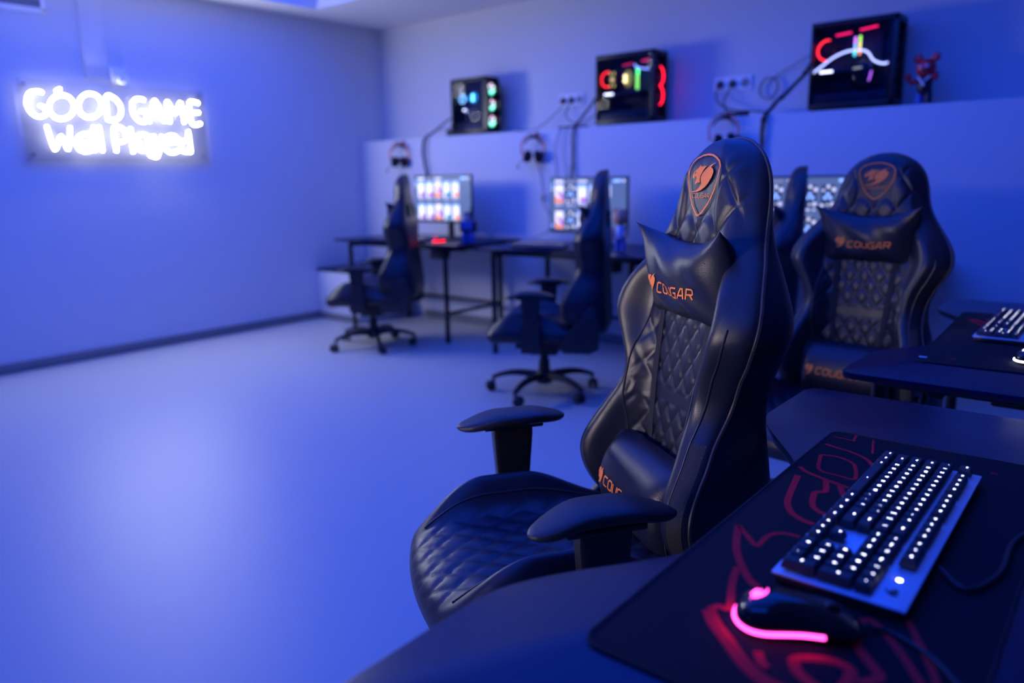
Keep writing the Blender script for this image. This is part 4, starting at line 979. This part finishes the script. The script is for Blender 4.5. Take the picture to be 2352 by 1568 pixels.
        b.add(vs, fs, M['case']); b.add([(v[0], v[1] + D - .028, v[2]) for v in vs], fs, M['case'])
    else:
        b.box((L_ - .012, .012, h / 2), (.024, .024, h - .012), M['case'], .004); b.box((L_ - .012, D - .012, h / 2), (.024, .024, h - .012), M['case'], .004)
        b.box((L_ - .012, D / 2, .03), (.024, D, .04), M['case'], .004); b.box((L_ - .012, D / 2, h - .02), (.024, D, .03), M['case'], .004)
    b.build('front_bezel', t)
    return t
# lit fan blades fade from magenta through white to green; the light sits in the blades
def grad(name, stops, s_, axis=2):
    m = bpy.data.materials.new(name); m.use_nodes = True; nt = m.node_tree; p = nt.nodes['Principled BSDF']
    tc = nt.nodes.new('ShaderNodeTexCoord'); sp = nt.nodes.new('ShaderNodeSeparateXYZ'); fr = nt.nodes.new('ShaderNodeMath'); fr.operation = 'PINGPONG'; fr.inputs[1].default_value = 1
    ad = nt.nodes.new('ShaderNodeMapRange'); ad.inputs['From Min'].default_value = stops[0]; ad.inputs['From Max'].default_value = stops[1]
    rp = nt.nodes.new('ShaderNodeValToRGB'); e = rp.color_ramp.elements
    e[0].position = .12; e[0].color = (.0, .6, .25, 1); e[1].position = .86; e[1].color = (.75, .05, .5, 1)
    x = e.new(.38); x.color = (.35, .95, .7, 1); x = e.new(.6); x.color = (.9, .85, 1, 1)
    L = nt.links.new; md = nt.nodes.new('ShaderNodeMath'); md.operation = 'WRAP'; md.inputs[1].default_value = 1.0; md.inputs[2].default_value = 0.0
    L(tc.outputs['Object'], sp.inputs[0]); L(sp.outputs[2], ad.inputs['Value']); ad.clamp = False
    L(ad.outputs[0], md.inputs[0]); L(md.outputs[0], rp.inputs[0]); L(rp.outputs[0], p.inputs['Emission Color']); p.inputs['Emission Strength'].default_value = s_
    M[name] = m
grad('fanblade0', (.045, .175), 3.0)
M['fanblade1'] = mat('lit_cyan_blades', (.05, .3, .5), .4, emit=(.01, .30, .55), es=.9, vary=.02)
make_tower('left computer tower on the ledge, with three green and magenta lit front fans', -4.70, -4.31, 4.90, 5.08, .455, 0)
make_tower('middle computer tower on the ledge, with red front arcs and yellow cooler lights', -3.24, -2.76, 4.91, 5.11, .49, 1)
make_tower('right computer tower on the ledge, with a white light arc and rainbow memory strips', -1.69, -1.21, 4.90, 5.11, .505, 2)

# ------------------------------------------------------------------ headsets on hooks under the ledge
def make_headset(label, x, z, s, ry):
    t = thing('headset', label, 'headphones', (x, YH - .06, z), 0, 'headsets hung under the ledge')
    T = Matrix.Rotation(ry, 4, 'Y') @ Matrix.Rotation(.35, 4, 'Z') @ Matrix.Scale(s, 4)
    for r_, n_, m_, w_ in ((.098, 'headband', 'cushion_red', .0035),):
        P = [(r_ * math.cos(a), 0, r_ * 1.12 * math.sin(a)) for a in [math.radians(-28 + 236 * k / 30) for k in range(31)]]
        b = MB()
        for yy in (-.012, .012): b.tube([(p[0], yy, p[2]) for p in P], w_, M[m_], n=8, T=T)
        b.build('headband', t)
    P = [(.074 * math.cos(a), 0, .074 * math.sin(a) + .01) for a in [math.radians(15 + 150 * k / 20) for k in range(21)]]
    b = MB(); b.tube(P, [.004 + .006 * math.sin(PI * k / 20) for k in range(21)], M['foam'], n=8, T=T); b.build('suspension_band', t)
    for s_ in (1, -1):
        Tc = T @ Matrix.Translation((s_ * .046, -.006, -.068)) @ Matrix.Rotation(s_ * -.25, 4, 'Y')
        b = MB(); b.lathe([(0, -.036), (.030, -.036), (.044, -.026), (.049, -.006), (.047, .014), (.0, .018)], M['foam'], n=24, T=Tc @ Matrix.Rotation(s_ * PI, 4, 'Z'), axis='X'); c = b.build('ear_cup', t)
        b = MB(); b.lathe([(.030, .019), (.036, .021), (.042, .017), (.030, .019)], M['cushion_red'], n=24, T=Tc @ Matrix.Rotation(0 if s_ > 0 else PI, 4, 'Z'), axis='X'); b.build('cup_ring', c)
        b = MB(); b.box((s_ * .094, 0, -.042), (.010, .020, .03), M['plastic'], .003, T=T); b.build('slider', t)
    b = MB(); b.tube(spl([(-.075, -.03, -.10), (-.10, -.045, -.13), (-.105, -.05, -.150)], 5), .0028, M['plastic'], n=6, T=T); b.ball((-.105, -.05, -.158), (.011, .009, .009), M['foam'], T=T); b.build('microphone', t)
    h = thing('wall_hook', 'small dark hook under the ledge holding the %s headset' % label.split()[0], 'hook', (x, YH, z + .105 * s), 0)
    b = MB(); b.box((0, -.003, 0), (.03, .006, .04), M['metal'], .002); b.tube([(0, -.004, -.006), (0, -.055, -.010), (0, -.085, -.006), (0, -.090, .012)], .004, M['metal'], n=8); b.build('hook_arm', h)
    return t
make_headset('left orange and black headset hanging above the far desk', -5.29, 1.475, .95, .04)
make_headset('middle orange and black headset hanging between two monitors', -3.76, 1.475, .95, .06)
make_headset('right orange and black headset hanging above the foreground chair head', -2.19, 1.525, .95, -.05)

# ------------------------------------------------------------------ sockets and cables
def socket(label, x, z, w_, n_):
    t = thing('wall_socket', label, 'socket', (x, YB, z), 0, 'white multi-gang sockets')
    b = MB(); b.box((0, -.006, 0), (w_, .012, .095), M['white'], .004); b.build('face_plate', t)
    for k in range(n_):
        X = -w_ / 2 + w_ / n_ * (k + .5)
        b = MB(); b.lathe([(.030, -.013), (.028, -.0135), (.022, -.0128), (0, -.0125)], M['socket_hole'], n=24, T=Matrix.Translation((X, 0, 0)), axis='Y'); b.build('outlet', t)
    return t
socket('white wall socket left of the middle computer tower', -3.645, 1.845, .235, 3)
socket('white wall socket left of the right computer tower', -2.30, 1.852, .27, 3)
def cable(name, label, pts, r, cat='cable', plug=None, n=7, m='cable', group=None):
    t = thing(name, label, cat, pts[0], 0, group); o = Vector(pts[0])
    b = MB(); b.tube([p - o for p in spl(pts, 8)], r, M[m], n=n); b.build('cord', t)
    if plug:
        b = MB(); d = Vector((0, -1, -.25)).normalized(); b.cyl(Vector((0, .012, 0)), d * .035, .019, M[m], r2=.013, n=16); b.build('plug', t)
    return t
Y1 = YB - .018
cable('power_cable', 'black cord from the left outlet beside the middle tower, falling toward the middle headset', [(-3.72, Y1, 1.845), (-3.72, Y1 - .03, 1.79), (-3.79, Y1 - .04, 1.73), (-3.87, Y1 - .08, 1.66), (-3.92, Y1 - .16, 1.622), (-3.99, Y1 - .28, 1.620)], .004, plug=1)
cable('power_cable', 'black cord from the second outlet beside the middle tower, curling to its back', [(-3.64, Y1, 1.845), (-3.65, Y1 - .03, 1.79), (-3.66, Y1 - .05, 1.73), (-3.60, Y1 - .07, 1.68), (-3.50, Y1 - .09, 1.65), (-3.36, Y1 - .10, 1.70), (-3.25, Y1 - .08, 1.72)], .004, plug=1)
cable('power_cable', 'black cord from the left outlet beside the right tower, looping onto the ledge', [(-2.39, Y1, 1.852), (-2.40, Y1 - .03, 1.80), (-2.38, Y1 - .05, 1.74), (-2.31, Y1 - .08, 1.69), (-2.20, Y1 - .13, 1.660), (-2.10, Y1 - .17, 1.65), (-1.97, Y1 - .15, 1.635)], .005, plug=1)
cable('power_cable', 'black cord from the second outlet beside the right tower, dropping steeply', [(-2.30, Y1, 1.852), (-2.32, Y1 - .03, 1.79), (-2.33, Y1 - .06, 1.73), (-2.30, Y1 - .09, 1.67), (-2.27, Y1 - .12, 1.635), (-2.24, Y1 - .14, 1.622)], .005, plug=1)
def bundle(label, pts, r, ties, strands=3):
    t = thing('cable_bundle', label, 'cable', pts[0], 0, 'tied cable bundles'); o = Vector(pts[0]); C = spl(pts, 8)
    for k in range(strands):
        ph = 2 * PI * k / strands
        b = MB(); b.tube([p - o + Vector((math.cos(ph + i * .25) * r, math.sin(ph + i * .25) * r * .6, math.sin(ph + i * .2) * r * .5)) for i, p in enumerate(C)], r * .75, M['cable'], n=7); b.build('cord', t)
    for q in ties:
        p = C[int(q * (len(C) - 1))] - o; b = MB(); b.ball(p, (r * 2.4, r * 2.2, r * 1.9), M['plastic'], n=10); b.build('cable_tie', t)
    return t
bundle('black cable bundle from the left tower down to the left monitor', [(-4.715, 5.02, 1.80), (-4.82, 4.98, 1.75), (-4.93, 4.92, 1.66), (-5.00, 4.86, 1.60), (-5.03, 4.865, 1.48), (-5.01, 4.865, 1.36), (-4.99, 4.86, 1.28), (-4.95, 4.80, 1.10)], .006, (.3, .85))
bundle('black cable bundle from the middle tower down behind the middle monitor', [(-3.26, 5.02, 1.90), (-3.29, 4.97, 1.80), (-3.36, 4.92, 1.69), (-3.40, 4.865, 1.605), (-3.41, 4.86, 1.50), (-3.41, 4.86, 1.38), (-3.41, 4.85, 1.25), (-3.36, 4.80, 1.10)], .006, (.15, .42, .8))
bundle('black cable bundle from the right tower dropping past the foreground chair', [(-1.715, 5.02, 1.92), (-1.75, 4.98, 1.84), (-1.83, 4.93, 1.74), (-1.90, 4.89, 1.66), (-1.945, 4.86, 1.58), (-1.95, 4.86, 1.48), (-1.955, 4.86, 1.36), (-1.95, 4.86, 1.24), (-1.90, 4.82, 1.12)], .008, (.12, .3, .5, .75))
cable('thin_cable', 'thin grey cable hanging from the middle headset to its in-line remote', [(-3.74, 4.85, 1.36), (-3.72, 4.865, 1.28), (-3.70, 4.865, 1.15), (-3.68, 4.86, 1.02), (-3.58, 4.84, .93), (-3.60, 4.80, .84), (-3.75, 4.72, .775), (-3.95, 4.62, .772)], .003)
b = MB(); b.box((0, 0, 0), (.018, .012, .05), M['plastic'], .005); tag(b.build('inline_remote', loc=(-3.695, 4.858, 1.09)), 'small black in-line remote on the middle headset cable', 'remote')
cable('thin_cable', 'thin cable draped from the ledge left of the middle cable bundle', [(-3.50, 4.95, 1.625), (-3.53, 4.87, 1.60), (-3.58, 4.865, 1.46), (-3.57, 4.865, 1.34), (-3.56, 4.86, 1.2)], .0028)
cable('thin_cable', 'second thin cable nearer the middle cable bundle', [(-3.44, 4.93, 1.625), (-3.47, 4.87, 1.60), (-3.50, 4.865, 1.45), (-3.48, 4.865, 1.30), (-3.46, 4.86, 1.2)], .0028)
cable('thin_cable', 'thin cable looping from the ledge near the left cable bundle', [(-4.70, 4.98, 1.66), (-4.80, 4.94, 1.68), (-4.90, 4.90, 1.66), (-4.96, 4.865, 1.58), (-4.97, 4.865, 1.42), (-4.94, 4.86, 1.28)], .003)
t = thing('adapter_brick', 'black power strip end and adapters lying left of the left tower', 'adapter', (-4.77, 4.99, ZL))
b = MB(); b.box((0, 0, .03), (.10, .08, .06), M['plastic'], .012); b.build('body', t)
b = MB(); b.tube(spl([(.0, 0, .06), (-.02, .0, .10), (.03, .02, .14), (.07, .03, .17)], 6), .005, M['cable']); b.build('lead', t)
t = thing('adapter_brick', 'black adapter lying on the ledge below the right wall socket', 'adapter', (-2.16, 4.98, ZL))
b = MB(); b.box((0, 0, .018), (.13, .05, .036), M['plastic'], .010); b.build('body', t)
t = thing('adapter_brick', 'flat black adapter on the ledge edge below the middle wall socket', 'adapter', (-3.47, 4.955, ZL))
b = MB(); b.box((0, 0, .009), (.26, .05, .018), M['plastic'], .006); b.build('body', t)
# coil of cable hung on the wall
t = thing('coiled_cable', 'coiled grey cable on the back wall between the right socket and right tower', 'cable', (-2.04, Y1 - .01, 1.80))
b = MB(); P = [(.06 * math.cos(a) + .004 * math.sin(3 * a), -.006 * math.sin(2.3 * a), .066 * math.sin(a)) for a in [k * .2 for k in range(110)]]; b.tube(P, .003, M['cable'], n=6); b.build('coil', t)
b = MB(); b.tube(spl([(.02, 0, .06), (.12, .0, .11), (.25, -.04, .16), (.34, -.08, .19)], 6), .0028, M['cable'], n=6); b.build('tail', t)
# keyboard and mouse leads on the near desk
cable('keyboard_cable', 'black keyboard cable curving over the mousepad to the right edge', [(-.150, 1.02, DZ + .012), (-.115, .99, DZ + .009), (-.09, 1.06, DZ + .009), (-.085, 1.18, DZ + .009), (-.03, 1.33, DZ + .004), (.08, 1.42, DZ + .004)], .0034)
cable('mouse_cable', 'black mouse cable running off the front of the pink glowing mouse', [(-.192, .825, DZ + .012), (-.165, .842, DZ + .007), (-.12, .82, DZ + .007), (-.07, .77, DZ + .007), (.02, .72, DZ + .004)], .0028)
